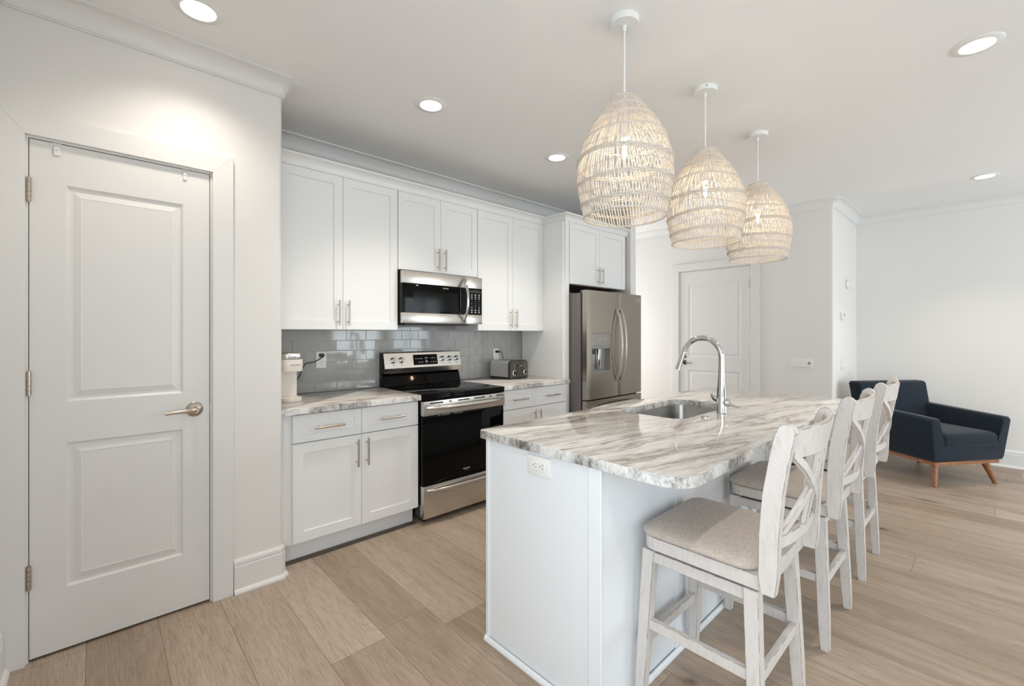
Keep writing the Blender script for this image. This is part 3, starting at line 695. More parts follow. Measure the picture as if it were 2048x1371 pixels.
# ------------------------------------------------------------------ fridge
FX0, FX1 = 3.324, 4.264
FR = thing('french_door_fridge', 'stainless french-door fridge with ice dispenser under the short wall cabinet', 'fridge', ((FX0+FX1)/2, 2.55, 0)); w = (FX1-FX0)/2
obj('body', B(-w+0.004, w-0.004, 0.080, 0.74, 0.03, 1.715, bev=0.004), M_FSIDE, FR)
obj('door_gasket', B(-w+0.012, w-0.012, 0.055, 0.082, 0.06, 1.71), M_GAP, FR)
obj('base_grille', B(-w+0.02, w-0.02, 0.07, 0.10, 0.0, 0.06), M_BPLASTIC, FR)
for s in (-1, 1): obj('hinge_cover', B(s*(w-0.06)-0.035, s*(w-0.06)+0.035, 0.03, 0.10, 1.716, 1.742, bev=0.006), M_FSIDE, FR)
def fdoor(name, a, b, z0, z1, hole=None):
    """slightly bowed door slab, optional recess hole (x0,x1,z0,z1)"""
    bm = bm_new(); n = 10
    xs_ = sorted(set([a+(b-a)*k/n for k in range(n+1)]+(list(hole[:2]) if hole else [])))
    zs_ = [z0]+(list(hole[2:]) if hole else [])+[z1]
    def y(x): e = min(x-a, b-x)/(b-a)*2; return 0.004*(1-min(1, e*6))**2-0.004*(1-(x/w)**2)
    V = {(i, j): bm.verts.new((x, y(x), z)) for i, x in enumerate(xs_) for j, z in enumerate(zs_)}
    K = {(i, j): bm.verts.new((x, 0.055, z)) for i, x in enumerate(xs_) for j, z in enumerate(zs_)}
    ni, nj = len(xs_)-1, len(zs_)-1
    def inh(i, j): return hole and hole[0]-1e-6 <= (xs_[i]+xs_[i+1])/2 <= hole[1] and hole[2] <= (zs_[j]+zs_[j+1])/2 <= hole[3]
    for i in range(ni):
        for j in range(nj):
            if not inh(i, j): bm.faces.new((V[i, j], V[i+1, j], V[i+1, j+1], V[i, j+1]))
            bm.faces.new((K[i, j], K[i, j+1], K[i+1, j+1], K[i+1, j]))
    for i in range(ni):
        bm.faces.new((V[i, 0], K[i, 0], K[i+1, 0], V[i+1, 0])); bm.faces.new((V[i, nj], V[i+1, nj], K[i+1, nj], K[i, nj]))
    for j in range(nj):
        bm.faces.new((V[0, j], V[0, j+1], K[0, j+1], K[0, j])); bm.faces.new((V[ni, j], K[ni, j], K[ni, j+1], V[ni, j+1]))
    return obj(name, bm, M_FSTEEL, FR, smooth=30)
xm = 3.83-(FX0+FX1)/2
h = (3.397-3.794, 3.688-3.794, 0.965, 1.338)
fl = fdoor('door', -w, xm-0.002, 0.712, 1.738, h)
fr_ = fdoor('door', xm+0.002, w, 0.712, 1.738)
fz = fdoor('freezer_drawer', -w, w, 0.065, 0.700)
DISP = mat('dispenser_grey', (0.33, 0.315, 0.30), 0.35, 0.6)
x0, x1 = h[0], h[1]
bm = bm_new()
box(bm, x0, x1, 0.05, 0.056, h[2], h[3]); box(bm, x0, x0+0.003, -0.004, 0.055, h[2], h[3]); box(bm, x1-0.003, x1, -0.004, 0.055, h[2], h[3])
box(bm, x0, x1, -0.004, 0.055, h[3]-0.003, h[3]); box(bm, x0, x1, -0.006, 0.055, h[2], h[2]+0.008)
di = obj('dispenser_recess', bm, DISP, fl)
bm = B(x0+0.004, x1-0.004, -0.003, 0.05, 1.212, h[3]-0.004, bev=0.003); box(bm, x0+0.004, x1-0.004, 0.004, 0.05, 1.187, 1.212)
dp = obj('dispenser_panel', bm, DISP, fl)
for x in (x0+0.12, x0+0.20): obj('panel_light', B(x-0.004, x+0.004, -0.0045, -0.003, 1.268, 1.284), M_WHITEINK, fl)
bm = prism(bm_new(), [(0.048, 1.185), (0.010, 1.185), (0.022, 0.99), (0.048, 0.985)], 'x', x0+0.12, x0+0.18); obj('dispenser_paddle', bevel_all(bm, 0.004, 2), M_CHROME, fl, smooth=40)
obj('water_nozzle', lathe(bm_new(), [(0.014, 1.19), (0.014, 1.15), (0.009, 1.135)], (x0+0.055, 0.025, 0), 14), M_BPLASTIC, fl)
for d_, x in ((fl, xm-0.036), (fr_, xm+0.036)):
    pts = []; N = 21
    bm = bm_new(); prev = None
    for k in range(N):       # bowed flat bar
        t = k/(N-1); z = 0.862+0.72*t; bow = 0.070*(1-(2*t-1)**2)**0.8 if 0 < t < 1 else 0
        y_ = -0.004-bow; th = 0.016; ww = 0.012
        ring = [bm.verts.new(p) for p in ((x-ww, y_-th*0.4, z), (x+ww, y_-th*0.4, z), (x+ww*0.8, y_+th*0.6, z), (x-ww*0.8, y_+th*0.6, z))]
        if prev:
            for i in range(4): bm.faces.new((prev[i], prev[(i+1) % 4], ring[(i+1) % 4], ring[i]))
        else: bm.faces.new(ring[::-1])
        prev = ring
    bm.faces.new(prev); bevel_all(bm, 0.003, 2, ang=40)
    obj('handle', bm, M_STEEL, d_, smooth=40, label='bright steel bowed handle')
obj('handle', arc_bar((-w+0.07, -0.002, 0.628), (w-0.07, -0.002, 0.628), (0, -0.055, 0.02), 0.017, 21, power=2.5), M_STEEL, fz, smooth=60)
bd = obj('badge', B(w-0.098, w-0.026, -0.0015, 0.004, 1.664, 1.698, bev=0.001, seg=1), M_CHROME, fr_)
text('badge_text', 'FRIGIDAIRE', 0.010, M_GREYINK, fr_, (w-0.062, -0.002, 1.684), FRONT, 0.0003); text('badge_text', 'GALLERY', 0.007, M_GREYINK, fr_, (w-0.062, -0.002, 1.672), FRONT, 0.0003)

# ------------------------------------------------------------------ island
IX0, IX1, IY0, IY1, CT = 1.251, 3.44, 0.903, 1.502, 0.9065
IS = thing('kitchen_island', 'white kitchen island base under the large granite top beside three stools', 'kitchen island', (2.35, 1.2, 0))
def L(bm): bmesh.ops.translate(bm, verts=bm.verts, vec=(-2.35, -1.2, 0)); return bm
bm = bm_new(); t = 0.02      # hollow carcass so the sink bowl hangs free
box(bm, IX0, IX0+t, IY0, IY1, 0, 0.8715); box(bm, IX1-t, IX1, IY0, IY1, 0, 0.8715); box(bm, IX0+t, IX1-t, IY0, IY0+t, 0, 0.8715)
obj('body', L(bm), M_ISL, IS)
obj('corner_strip', L(B(IX0-0.007, IX0, IY0-0.007, IY0+0.047, 0, 0.8715, bev=0.0015, seg=1)), M_ISL, IS)
obj('corner_strip', L(B(IX0-0.007, IX0, IY1-0.018, IY1+0.002, 0, 0.8715, bev=0.0015, seg=1)), M_ISL, IS)
SH = [(0, 0), (0.012, 0), (0.0115, 0.008), (0.009, 0.014), (0.005, 0.019), (0, 0.019)]
obj('shoe_molding', L(sweep(bm_new(), [(IX0-0.007, IY1+0.002), (IX0-0.007, IY0-0.007), (IX1, IY0-0.007)], SH, False)), M_ISL, IS, smooth=30)
for k, x in enumerate((1.80, 2.35, 2.90)): obj('batten', L(B(x-0.03, x+0.03, IY0-0.006, IY0, 0.0, 0.8715, bev=0.001, seg=1)), M_ISL, IS)
xs_ = [IX0+t, 1.80, 2.40, 2.98, IX1-t]
for a, b in zip(xs_, xs_[1:]):     # doors on the kitchen side
    bm = panel_front(bm_new(), -b+0.002, -a-0.002, 0.122, 0.868, -(IY1), [(-b+0.06, -a-0.06, 0.18, 0.81)], [(0.0015, 0.008)], -IY1+0.02)
    bmesh.ops.rotate(bm, cent=(0, 0, 0), matrix=Matrix.Rotation(PI, 3, 'Z'), verts=bm.verts)
    obj('door', L(bm), M_ISL, IS)
obj('toe_kick', L(B(IX0+t, IX1-t, IY1-0.09, IY1-0.075, 0, 0.118)), M_ISL, IS)
hole = rrect(2.105, 2.770, 1.040, 1.408, 0.075, 6)[::-1]
props(obj('granite_island_top', slab(rrect(1.237, 3.555, 0.598, 1.546, [0.095, 0.095, 0.02, 0.02], 8), 0.8715, CT, hole), [M_GRAN, M_GREDGE], origin=(2.4, 1.07, 0.8715), smooth=30),
      'long veined granite island top with sink cut-out and chiselled edge', 'countertop')
# sink bowl
SK = thing('undermount_sink', 'stainless undermount sink set into the granite island top', 'sink', (2.4375, 1.224, 0.64))
bm = bm_new(); rings = []
for ins, z, rr in ((-0.022, 0.2310, 0.09), (0.004, 0.2310, 0.073), (0.006, 0.222, 0.072), (0.016, 0.03, 0.065), (0.030, 0.006, 0.055), (0.055, 0.0, 0.05)):
    rings.append([bm.verts.new((x, y, z)) for x, y in rrect(-0.3325+ins, 0.3325-ins, -0.184+ins, 0.184-ins, rr, 6)])
for a, b in zip(rings, rings[1:]):
    for i in range(len(a)): bm.faces.new((a[i], a[(i+1) % len(a)], b[(i+1) % len(a)], b[i]))
bm.faces.new(rings[-1])
so = obj('bowl', bm, M_SINK, SK, smooth=40)
md = so.modifiers.new('thick', 'SOLIDIFY'); md.thickness = 0.0015; md.offset = -1
obj('drain', lathe(bm_new(), [(0.045, 0.0005), (0.045, 0.004), (0.036, 0.005), (0.030, 0.002)], (0, 0, 0), 24), M_CHROME, SK, smooth=40)
# faucet
FA = thing('pull_down_faucet', 'tall chrome pull-down faucet standing on the island beside the sink', 'faucet', (2.452, 0.985, CT))
bm = lathe(bm_new(), [(0.027, 0.0), (0.0275, 0.002), (0.0265, 0.006), (0.0262, 0.07), (0.0245, 0.10), (0.0195, 0.16), (0.0158, 0.23), (0.0150, 0.285)], (0, 0, 0), 32)
obj('column', bm, M_CHROME, FA, smooth=60)
pts = [(0, 0, 0.28), (0, 0.0, 0.295)]; rad = 0.105
for k in range(1, 17):
    a = PI*k/16*0.93; pts.append((0, rad-rad*math.cos(a), 0.295+rad*math.sin(a)))
obj('spout', tube(bm_new(), pts, 0.0147, 20), M_CHROME, FA, smooth=60)
e = Vector(pts[-1]); d = (Vector(pts[-1])-Vector(pts[-2])).normalized()
hp = [e-d*0.002, e+d*0.004, e+d*0.03, e+d*0.075, e+d*0.105]
obj('spray_head', tube(bm_new(), hp, [0.0150, 0.0165, 0.0170, 0.0200, 0.0225], 20), M_CHROME, FA, smooth=50)
n_ = Vector((0, -1, 0)) if True else None
bm = bm_new(); c_ = e+d*0.058+Vector((0, -0.018, -0.002)); lathe(bm, [(0.0105, 0.004), (0.011, -0.006), (0.008, -0.010)], tuple(c_), 14, 'y')
obj('spray_button', bm, M_BPLASTIC, FA, smooth=40)
c2 = e+d*0.028+Vector((0, -0.0165, 0)); obj('spray_button', lathe(bm_new(), [(0.006, 0.003), (0.006, -0.004)], tuple(c2), 12, 'y'), M_BPLASTIC, FA, smooth=40)
obj('spray_trigger', tube(bm_new(), [c_+Vector((0, -0.008, 0)), c_+Vector((0, -0.02, -0.003)), c_+Vector((0, -0.046, -0.004))], [0.006, 0.0025, 0.002], 10), M_CHROME, FA, smooth=40)
bm = lathe(bm_new(), [(0.016, 0.0), (0.021, 0.004), (0.022, 0.030), (0.014, 0.046)], (-0.005, 0, 0.058), 24, 'x')
bmesh.ops.rotate(bm, cent=(0, 0, 0.058), matrix=Matrix.Rotation(math.radians(-90), 3, 'Z'), verts=bm.verts)
hb = obj('lever_hub', bm, M_CHROME, FA, smooth=50)
bm = tube(bm_new(), [(0, -0.03, 0.055), (0, -0.055, 0.045), (0, -0.095, 0.038)], [0.012, 0.008, 0.0035], 12); obj('lever', bm, M_CHROME, hb, smooth=60)
bm = tube(bm_new(), [(0, 0.012, 0.066), (-0.006, 0.035, 0.076), (-0.010, 0.052, 0.098)], [0.016, 0.014, 0.005], 14); obj('lever_back', bm, M_CHROME, hb, smooth=60)
props(obj('air_switch_button', lathe(bm_new(), [(0.021, 0), (0.021, 0.003), (0.0165, 0.0045), (0.0155, 0.003), (0.014, 0.003), (0.013, 0.0055), (0.002, 0.006)], (2.272, 0.994, CT), 28), M_CHROME, origin=(2.272, 0.994, CT), smooth=40),
      'small round chrome air switch button set in the island top beside the faucet', 'button')

# ------------------------------------------------------------------ counter stools
SX = [1.662, 2.457, 3.237]; SY = 0.672
def arc_rail(x0, x1, yc, bow, th, z0, z1, n=14, zc=0.0, lean=0.0):
    bm = bm_new(); prev = None
    for k in range(n+1):
        t = k/n; x = x0+(x1-x0)*t; s = 1-(2*t-1)**2; y = yc-bow*s
        r_ = [bm.verts.new(p) for p in ((x, y-th/2, z0), (x, y+th/2, z0), (x, y+th/2-lean, z1+zc*s), (x, y-th/2-lean, z1+zc*s))]
        if prev:
            for i in range(4): bm.faces.new((prev[i], prev[(i+1) % 4], r_[(i+1) % 4], r_[i]))
        else: bm.faces.new(r_[::-1])
        prev = r_
    bm.faces.new(prev); return bm
WWM = [M_WW, M_WWD]
def worn(name, bm, parent, off=0.0014): bevel_all(bm, off, 1, 1, 30); return obj(name, bm, WWM, parent)
def bar(p, q_, wx, wz):
    """square bar from p to q (mostly horizontal)"""
    p, q_ = Vector(p), Vector(q_); d = (q_-p).normalized(); s = d.cross(Vector((0, 0, 1))).normalized(); u = s.cross(d)
    ring = lambda c: [c+s*a*wx/2+u*b*wz/2 for a, b in ((-1, -1), (1, -1), (1, 1), (-1, 1))]
    bm = bm_new(); hexa(bm, ring(p)+ring(q_)); return bm
def stool(label):
    st = thing('counter_stool', label, 'stool', (SX[0], SY, 0), 0, 'counter stools along the island')
    LEG = {}
    for sx in (-1, 1):
        for sy in (-1, 1):
            def ring(cx, cy, h, z): return [(cx-h, cy-h, z), (cx+h, cy-h, z), (cx+h, cy+h, z), (cx-h, cy+h, z)]
            fx, fy, tx, ty = sx*0.213, sy*0.197, sx*0.185, sy*0.172
            def at(z, fx=fx, fy=fy, tx=tx, ty=ty): t = z/0.552; return fx+(tx-fx)*t, fy+(ty-fy)*t
            bm = bm_new(); zs = [(0, 0.0150), (0.05, 0.0172), (0.14, 0.0195), (0.552, 0.0215)]; prev = None
            for z, hh in zs:
                cx, cy = at(z); rg = [bm.verts.new(p) for p in ring(cx, cy, hh, z)]
                if prev:
                    for i in range(4): bm.faces.new((prev[i], prev[(i+1) % 4], rg[(i+1) % 4], rg[i]))
                else: bm.faces.new(rg[::-1])
                prev = rg
            bm.faces.new(prev); worn('leg', bm, st); LEG[sx, sy] = at
    for s, z in ((1, 0.222), (-1, 0.272)):
        a, b = LEG[-1, s](z), LEG[1, s](z); worn('stretcher', bar((a[0]+0.015, a[1], z), (b[0]-0.015, b[1], z), 0.02, 0.036), st)
    for s in (-1, 1):
        z = 0.288; a, b = LEG[s, -1](z), LEG[s, 1](z); worn('stretcher', bar((a[0], a[1]+0.015, z), (b[0], b[1]-0.015, z), 0.02, 0.036), st)
    for s in (-1, 1):
        worn('apron', B(-0.166, 0.166, s*0.175-0.009, s*0.175+0.009, 0.508, 0.546), st)
        worn('apron', B(s*0.188-0.009, s*0.188+0.009, -0.155, 0.155, 0.508, 0.546), st)
    bm = lathe(bm_new(), [(0.10, 0.540), (0.10, 0.562)], (0, -0.02, 0), 28); box(bm, -0.17, 0.17, -0.16, 0.16, 0.538, 0.546)
    obj('swivel_plate', bm, M_BPLASTIC, st)
    bm = prism(bm_new(), rrect(-0.214, 0.214, -0.228, 0.176, [0.004, 0.004, 0.045, 0.045], 4), 'z', 0.561, 0.606)
    worn('seat_frame', bm, st)
    obj('seat_cushion', pillow(bm_new(), -0.226, 0.226, -0.208, 0.186, 0.055, [(0.016, 0.6055), (0.003, 0.612), (0.0, 0.622), (0.006, 0.632), (0.020, 0.640), (0.05, 0.648), (0.10, 0.653), (0.15, 0.655)], 7, 0.001), M_LINEN, st, smooth=60)
    # back posts: side profile in y,z
    cy = [(0.566, -0.246), (0.62, -0.246), (0.74, -0.249), (0.86, -0.258), (0.95, -0.272), (1.02, -0.286), (1.045, -0.291)]
    hw = [0.018, 0.0255, 0.0265, 0.0265, 0.0255, 0.0260, 0.0245]
    front = [(y+h_, z) for (z, y), h_ in zip(cy, hw)]; back = [(y-h_, z) for (z, y), h_ in zip(cy, hw)]
    top = [(-0.294+0.0245*math.cos(PI*k/8), 1.047+0.025*math.sin(PI*k/8)) for k in range(0, 9)]
    prof_ = front+top+back[::-1]
    for s in (-1, 1):
        worn('back_post', prism(bm_new(), prof_, 'x', s*0.217-0.0165, s*0.217+0.0165), st)
    worn('top_rail', arc_rail(-0.202, 0.202, -0.283, 0.040, 0.017, 0.965, 1.050, zc=0.008, lean=0.014), st, 0.002)
    worn('lower_rail', arc_rail(-0.202, 0.202, -0.250, 0.026, 0.017, 0.690, 0.728), st, 0.002)
    def yb(x, z): f = (z-0.70)/0.27; s = 1-(x/0.202)**2; return (-0.250-0.026*s)*(1-f)+(-0.283-0.040*s)*f
    def slat(name, pa, pb, wd, th, dy=0.0):
        bm = bm_new(); prev = None; n = 5
        for k in range(n+1):
            t = k/n; x = pa[0]+(pb[0]-pa[0])*t; z = pa[1]+(pb[1]-pa[1])*t; y = yb(x, z)+dy
            d = Vector((pb[0]-pa[0], pb[1]-pa[1])).normalized(); nx, nz = -d.y*wd/2, d.x*wd/2
            r_ = [bm.verts.new(p) for p in ((x+nx, y-th/2, z+nz), (x-nx, y-th/2, z-nz), (x-nx, y+th/2, z-nz), (x+nx, y+th/2, z+nz))]
            if prev:
                for i in range(4): bm.faces.new((prev[i], prev[(i+1) % 4], r_[(i+1) % 4], r_[i]))
            else: bm.faces.new(r_[::-1])
            prev = r_
        bm.faces.new(prev); worn(name, bm, st, 0.0016)
    slat('splat', (0, 0.724), (0, 0.975), 0.034, 0.016)
    slat('brace', (-0.185, 0.712), (0.185, 0.985), 0.030, 0.015, 0.004)
    slat('brace', (0.185, 0.712), (-0.185, 0.985), 0.030, 0.015, -0.004)
    for ch in st.children:       # seat and back sit a little towards the island on the leg frame
        if ch.name.split('.')[0] in ('seat_frame', 'seat_cushion', 'back_post', 'top_rail', 'lower_rail', 'splat', 'brace', 'swivel_plate'): ch.data.transform(Matrix.Translation((0, 0.018, 0)))
    return st
st = stool('whitewashed counter stool at the outlet end of the island, linen seat fully in view')
dup(st, (SX[1], SY, 0), 0, 'middle whitewashed counter stool of the three, between two others')
dup(st, (SX[2], SY, 0), 0, 'whitewashed counter stool nearest the navy armchair, last along the island')

# ------------------------------------------------------------------ woven pendants
def shade_r(h):      # radius by height above the rim
    P = [(0, .176), (.035, .183), (.07, .190), (.12, .200), (.17, .2055), (.21, .205), (.25, .2005), (.29, .190), (.335, .174), (.38, .152), (.425, .121), (.465, .092), (.50, .066), (.515, .058)]
    for (a, ra), (b, rb) in zip(P, P[1:]):
        if h <= b: t = (h-a)/(b-a); return ra+(rb-ra)*t
    return P[-1][1]
def make_pendant(label):
    ZB, H_ = 1.842, 0.515
    p = thing('woven_pendant_light', label, 'pendant light', (1.700, 1.10, ZB), 0, 'woven pendants above the island')
    rd = random.Random(11)
    bm = bm_new()
    NS, NG = 84, 30
    for s in range(NS):
        a0 = 2*PI*s/NS+rd.uniform(-.006, .006); lean = 0.40+rd.uniform(-.03, .03); prev = None
        for g in range(NG+1):
            h = H_*g/NG; a = a0+lean*(h/H_)+0.006*math.sin(g*0.7+s*2.3); r_ = shade_r(h)+0.0012*math.sin(g*PI+s*PI)
            wv = min(0.0024, 0.0004+r_*0.0150)/r_; th = 0.0011
            ring = [bm.verts.new(((r_+dr)*math.cos(a+da), (r_+dr)*math.sin(a+da), h)) for dr, da in ((-th, -wv), (th, -wv), (th, wv), (-th, wv))]
            if prev:
                for i in range(4): bm.faces.new((prev[i], prev[(i+1) % 4], ring[(i+1) % 4], ring[i]))
            prev = ring
    sh = obj('shade', bm, M_RATTAN, p)
    # woven bands: (height, strands, wave)
    for (h0, k, wave) in ((0.050, 3, .004), (0.095, 1, .009), (0.138, 3, .005), (0.185, 1, .012), (0.240, 4, .007), (0.292, 1, .010), (0.338, 2, .006), (0.375, 1, .006), (0.420, 2, .003), (0.468, 2, .002)):
        bm = bm_new(); ph = rd.uniform(0, 6)
        for j in range(k):
            pts = []; n = 120
            for i in range(n):
                a = 2*PI*i/n; tw = 2*PI*(i*18/n)+PI*j
                h = h0+wave*math.sin(2*a+ph)+0.4*wave*math.sin(3*a+ph*2)+(j-(k-1)/2)*0.0055+0.0012*math.sin(tw)
                r_ = shade_r(h)+0.0030+0.0014*math.cos(tw); pts.append((r_*math.cos(a), r_*math.sin(a), h))
            tube(bm, pts, 0.0025 if k > 1 else 0.0016, 6, closed=True)
        obj('woven_band', bm, M_BRAID, sh, smooth=60)
    for (nm, h0, k) in (('rim', 0.0, 2), ('top_rim', H_, 2)):
        bm = bm_new()
        for j in range(k):
            pts = []
            for i in range(140):
                a = 2*PI*i/140; tw = 2*PI*i*24/140+PI*j; r_ = shade_r(h0)+0.0018*math.cos(tw); pts.append((r_*math.cos(a), r_*math.sin(a), h0+0.0022*math.sin(tw)))
            tube(bm, pts, 0.0026, 6, closed=True)
        obj(nm, bm, M_BRAID, sh, smooth=60)
    top = CEIL-ZB
    obj('canopy', lathe(bm_new(), [(0.0625, top), (0.0625, top-0.023), (0.060, top-0.026), (0.008, top-0.0265)], (0, 0, 0), 48), M_WPLASTIC, p, smooth=40)
    obj('cord_grip', lathe(bm_new(), [(0.0085, top-0.0264), (0.0085, top-0.046), (0.006, top-0.049)], (0, 0, 0), 16), M_WPLASTIC, p, smooth=40)
    obj('canopy_screw', lathe(bm_new(), [(0.004, 0.0615), (0.004, 0.0635)], (0, 0, top-0.012), 10, 'y'), M_GREYINK, p)
    obj('stem', tube(bm_new(), [(0, 0, top-0.045), (0, 0, 0.395)], 0.0045, 12), M_WPLASTIC, p, smooth=60)
    bm = bm_new()                                        # wire spider holding the shade on the stem
    for k in range(3):
        a = 2*PI*k/3+0.3; tube(bm, [(0.003*math.cos(a), 0.003*math.sin(a), 0.49), (0.0655*math.cos(a), 0.0655*math.sin(a), 0.495)], 0.002, 6)
    obj('wire_spider', bm, M_WPLASTIC, p)
    so_ = obj('socket', lathe(bm_new(), [(0.010, 0.395), (0.019, 0.39), (0.019, 0.345), (0.016, 0.342)], (0, 0, 0), 20), M_WPLASTIC, p, smooth=40)
    bm = lathe(bm_new(), [(0.012, 0.342), (0.014, 0.33), (0.024, 0.305), (0.029, 0.283), (0.0285, 0.268), (0.020, 0.252), (0.006, 0.246)], (0, 0, 0), 20)
    gb = obj('bulb', bm, M_PANE, p, smooth=60, label='clear glass bulb')
    obj('filament', lathe(bm_new(), [(0.004, 0.316), (0.009, 0.311), (0.009, 0.270), (0.005, 0.263)], (0, 0, 0), 14), M_BULB, gb, smooth=60)
    return p
pe = make_pendant('largest-looking woven rattan pendant, hung above the outlet end of the island')
dup(pe, (2.514, 1.10, 1.842), 2.1, 'middle woven rattan pendant of the three, hung above the faucet')
dup(pe, (3.345, 1.10, 1.842), 4.4, 'woven rattan pendant farthest along the island, in front of the far white door')

# ------------------------------------------------------------------ recessed ceiling lights
def downlight(x, y, label, power, cone=104):
    o = thing('recessed_ceiling_light', label, 'ceiling light', (x, y, CEIL), 0, 'recessed ceiling lights')
    bm = lathe(bm_new(), [(0.062, -0.0045), (0.064, -0.008), (0.088, -0.006), (0.0935, -0.001), (0.0935, -0.0003), (0.062, -0.0003)], (0, 0, 0), 48, capa=False, capb=False)
    obj('trim_ring', bm, M_WPLASTIC, o, smooth=40)
    obj('lens', lathe(bm_new(), [(0.0625, -0.0003), (0.0625, -0.0045), (0.001, -0.0046)], (0, 0, 0), 40), M_LENS, o, smooth=30)
    d = bpy.data.lights.new('downlight', 'SPOT'); d.energy = power; d.spot_size = math.radians(cone); d.spot_blend = 0.9; d.shadow_soft_size = 0.05; d.color = (1, 0.89, 0.77)
    l = bpy.data.objects.new('downlight', d); COL.objects.link(l); l.parent = o; l.location = (0, 0, -0.03)
    return o
DP, DPL = 38, 36
downlight(0.318, 2.300, 'recessed ceiling light closest to the pantry door wall', 16, 130)
downlight(1.475, 2.303, 'recessed ceiling light in front of the wall cabinets, left of the microwave', DP)
downlight(2.635, 2.314, 'small recessed ceiling light in front of the fridge side panel', DP)
downlight(3.078, 0.046, 'large-looking recessed ceiling light over the open floor behind the stools', DP+8)
downlight(5.690, 0.038, 'recessed ceiling light over the navy armchair', DP)

for x, y, w_ in ((0.47, 0.046, 'above the spot beside the pantry wall'), (0.47, -2.2, 'near the left wall windows'), (3.078, -2.2, 'in the middle by the glass doors'), (5.690, -2.2, 'by the right wall')):
    downlight(x, y, 'added unseen recessed ceiling light in the living area ' + w_, DPL)  # out-of-view lamps, added to even out the room light
downlight(4.97, 4.0, 'added unseen recessed ceiling light in the hall in front of the far white door', DPL)  # hidden lamp, added to lift the far wall and door

# ------------------------------------------------------------------ armchair
AC = thing('armchair', 'navy blue upholstered armchair with walnut legs in the far corner', 'armchair', (5.302, 0.332, 0), math.radians(-34.5))
def smooth_obj(name, bm, m, off=0.03, seg=4, ang=30):
    bevel_all(bm, off, seg, -1, ang); return obj(name, bm, m, AC, smooth=60)
# U-shaped body: base with two flared arms, one continuous cover
U = [(0.0, 0.215), (0.70, 0.215), (0.722, 0.245), (0.795, 0.565), (0.775, 0.592), (0.70, 0.592), (0.685, 0.565), (0.652, 0.335), (0.070, 0.335), (0.062, 0.565), (0.045, 0.592), (-0.030, 0.592), (-0.050, 0.565), (-0.022, 0.245)]
bm = bm_new(); lo = [bm.verts.new((u, -0.01, z)) for u, z in U]; hi = [bm.verts.new((u, 0.70, z+(0.035 if z > 0.5 else 0))) for u, z in U]
bm.faces.new(lo[::-1]); bm.faces.new(hi)
for i in range(len(U)): bm.faces.new((lo[i], lo[(i+1) % len(U)], hi[(i+1) % len(U)], hi[i]))
es = [e for e in bm.edges if (e.verts[0] in lo) == (e.verts[1] in lo)]
bmesh.ops.bevel(bm, geom=es, offset=0.022, segments=4, profile=0.5, affect='EDGES')
obj('body', bm, M_NAVY, AC, smooth=60)
bm = bm_new()
V = [(-0.02, 0.56, 0.22), (0.76, 0.56, 0.22), (0.76, 0.70, 0.22), (-0.02, 0.70, 0.22), (-0.06, 0.665, 0.845), (0.755, 0.665, 0.845), (0.765, 0.80, 0.845), (-0.06, 0.80, 0.845)]
hexa(bm, V); bevel_all(bm, 0.035, 5, -1, 20)
bk = obj('backrest', bm, M_NAVY, AC, smooth=60)
for z, n in ((0.682, 3),):
    for k in range(n):
        u = 0.205+0.195*k; t = (z-0.22)/0.625; v = 0.56+0.105*t
        obj('button', lathe(bm_new(), [(0.003, -0.006), (0.010, -0.004), (0.0135, 0.0), (0.0135, 0.006)], (u, v, z), 16, 'y'), M_NAVY, bk, smooth=60)
obj('seat_cushion', pillow(bm_new(), 0.074, 0.648, -0.020, 0.57, 0.04, [(0.03, 0.336), (0.006, 0.345), (0.0, 0.362), (0.0, 0.425), (0.010, 0.448), (0.035, 0.462), (0.10, 0.470), (0.18, 0.474)], 7, 0.002), M_NAVY, AC, smooth=60)
bm = bm_new()
for a in (B(0.0, 0.67, 0.0, 0.045, 0.187, 0.2155), B(0.0, 0.67, 0.635, 0.68, 0.187, 0.2155), B(0.0, 0.045, 0.045, 0.635, 0.187, 0.2155), B(0.625, 0.67, 0.045, 0.635, 0.187, 0.2155)):
    me = bpy.data.meshes.new('t'); a.to_mesh(me); a.free(); bm.from_mesh(me); bpy.data.meshes.remove(me)
obj('base_rail', bm, M_WALNUT, AC)
for su in (0, 1):
    for sv in (0, 1):
        tu, tv = (0.072 if su == 0 else 0.598), (0.06 if sv == 0 else 0.62); fu = tu+(0.055 if su else -0.055); fv = tv+(0.045 if sv else -0.045)
        obj('leg', tube(bm_new(), [(fu, fv, 0.0), (fu+(tu-fu)*0.1, fv+(tv-fv)*0.1, 0.018), (tu, tv, 0.188)], [0.016, 0.0175, 0.029], 16), M_WALNUT, AC, smooth=50)

# ------------------------------------------------------------------ things on the counters
TZ = 0.9057
CM = thing('coffee_maker', 'slim cream single-serve coffee maker beside the pantry wall', 'coffee maker', (0.892, 3.03, TZ), math.radians(4))
bm = prism(bm_new(), rrect(-0.062, 0.062, -0.085, 0.165, [0.055, 0.055, 0.015, 0.015], 8), 'z', 0, 0.026); bevel_all(bm, 0.003, 2)
obj('base', bm, M_CREAM, CM, smooth=40)
bm = prism(bm_new(), rrect(-0.055, 0.055, 0.01, 0.165, [0.012, 0.012, 0.015, 0.015], 5), 'z', 0.026, 0.19); obj('body', bm, M_CREAM, CM, smooth=40)
bm = prism(bm_new(), rrect(-0.064, 0.064, -0.075, 0.168, [0.03, 0.03, 0.018, 0.018], 8), 'z', 0.188, 0.264); bevel_all(bm, 0.002, 2)
hd = obj('head', bm, M_CREAM, CM, smooth=40)
text('lettering', 'KEURIG', 0.0165, M_GREYINK, hd, (0.012, -0.0754, 0.228), FRONT, 0.0003, sx=1.0)
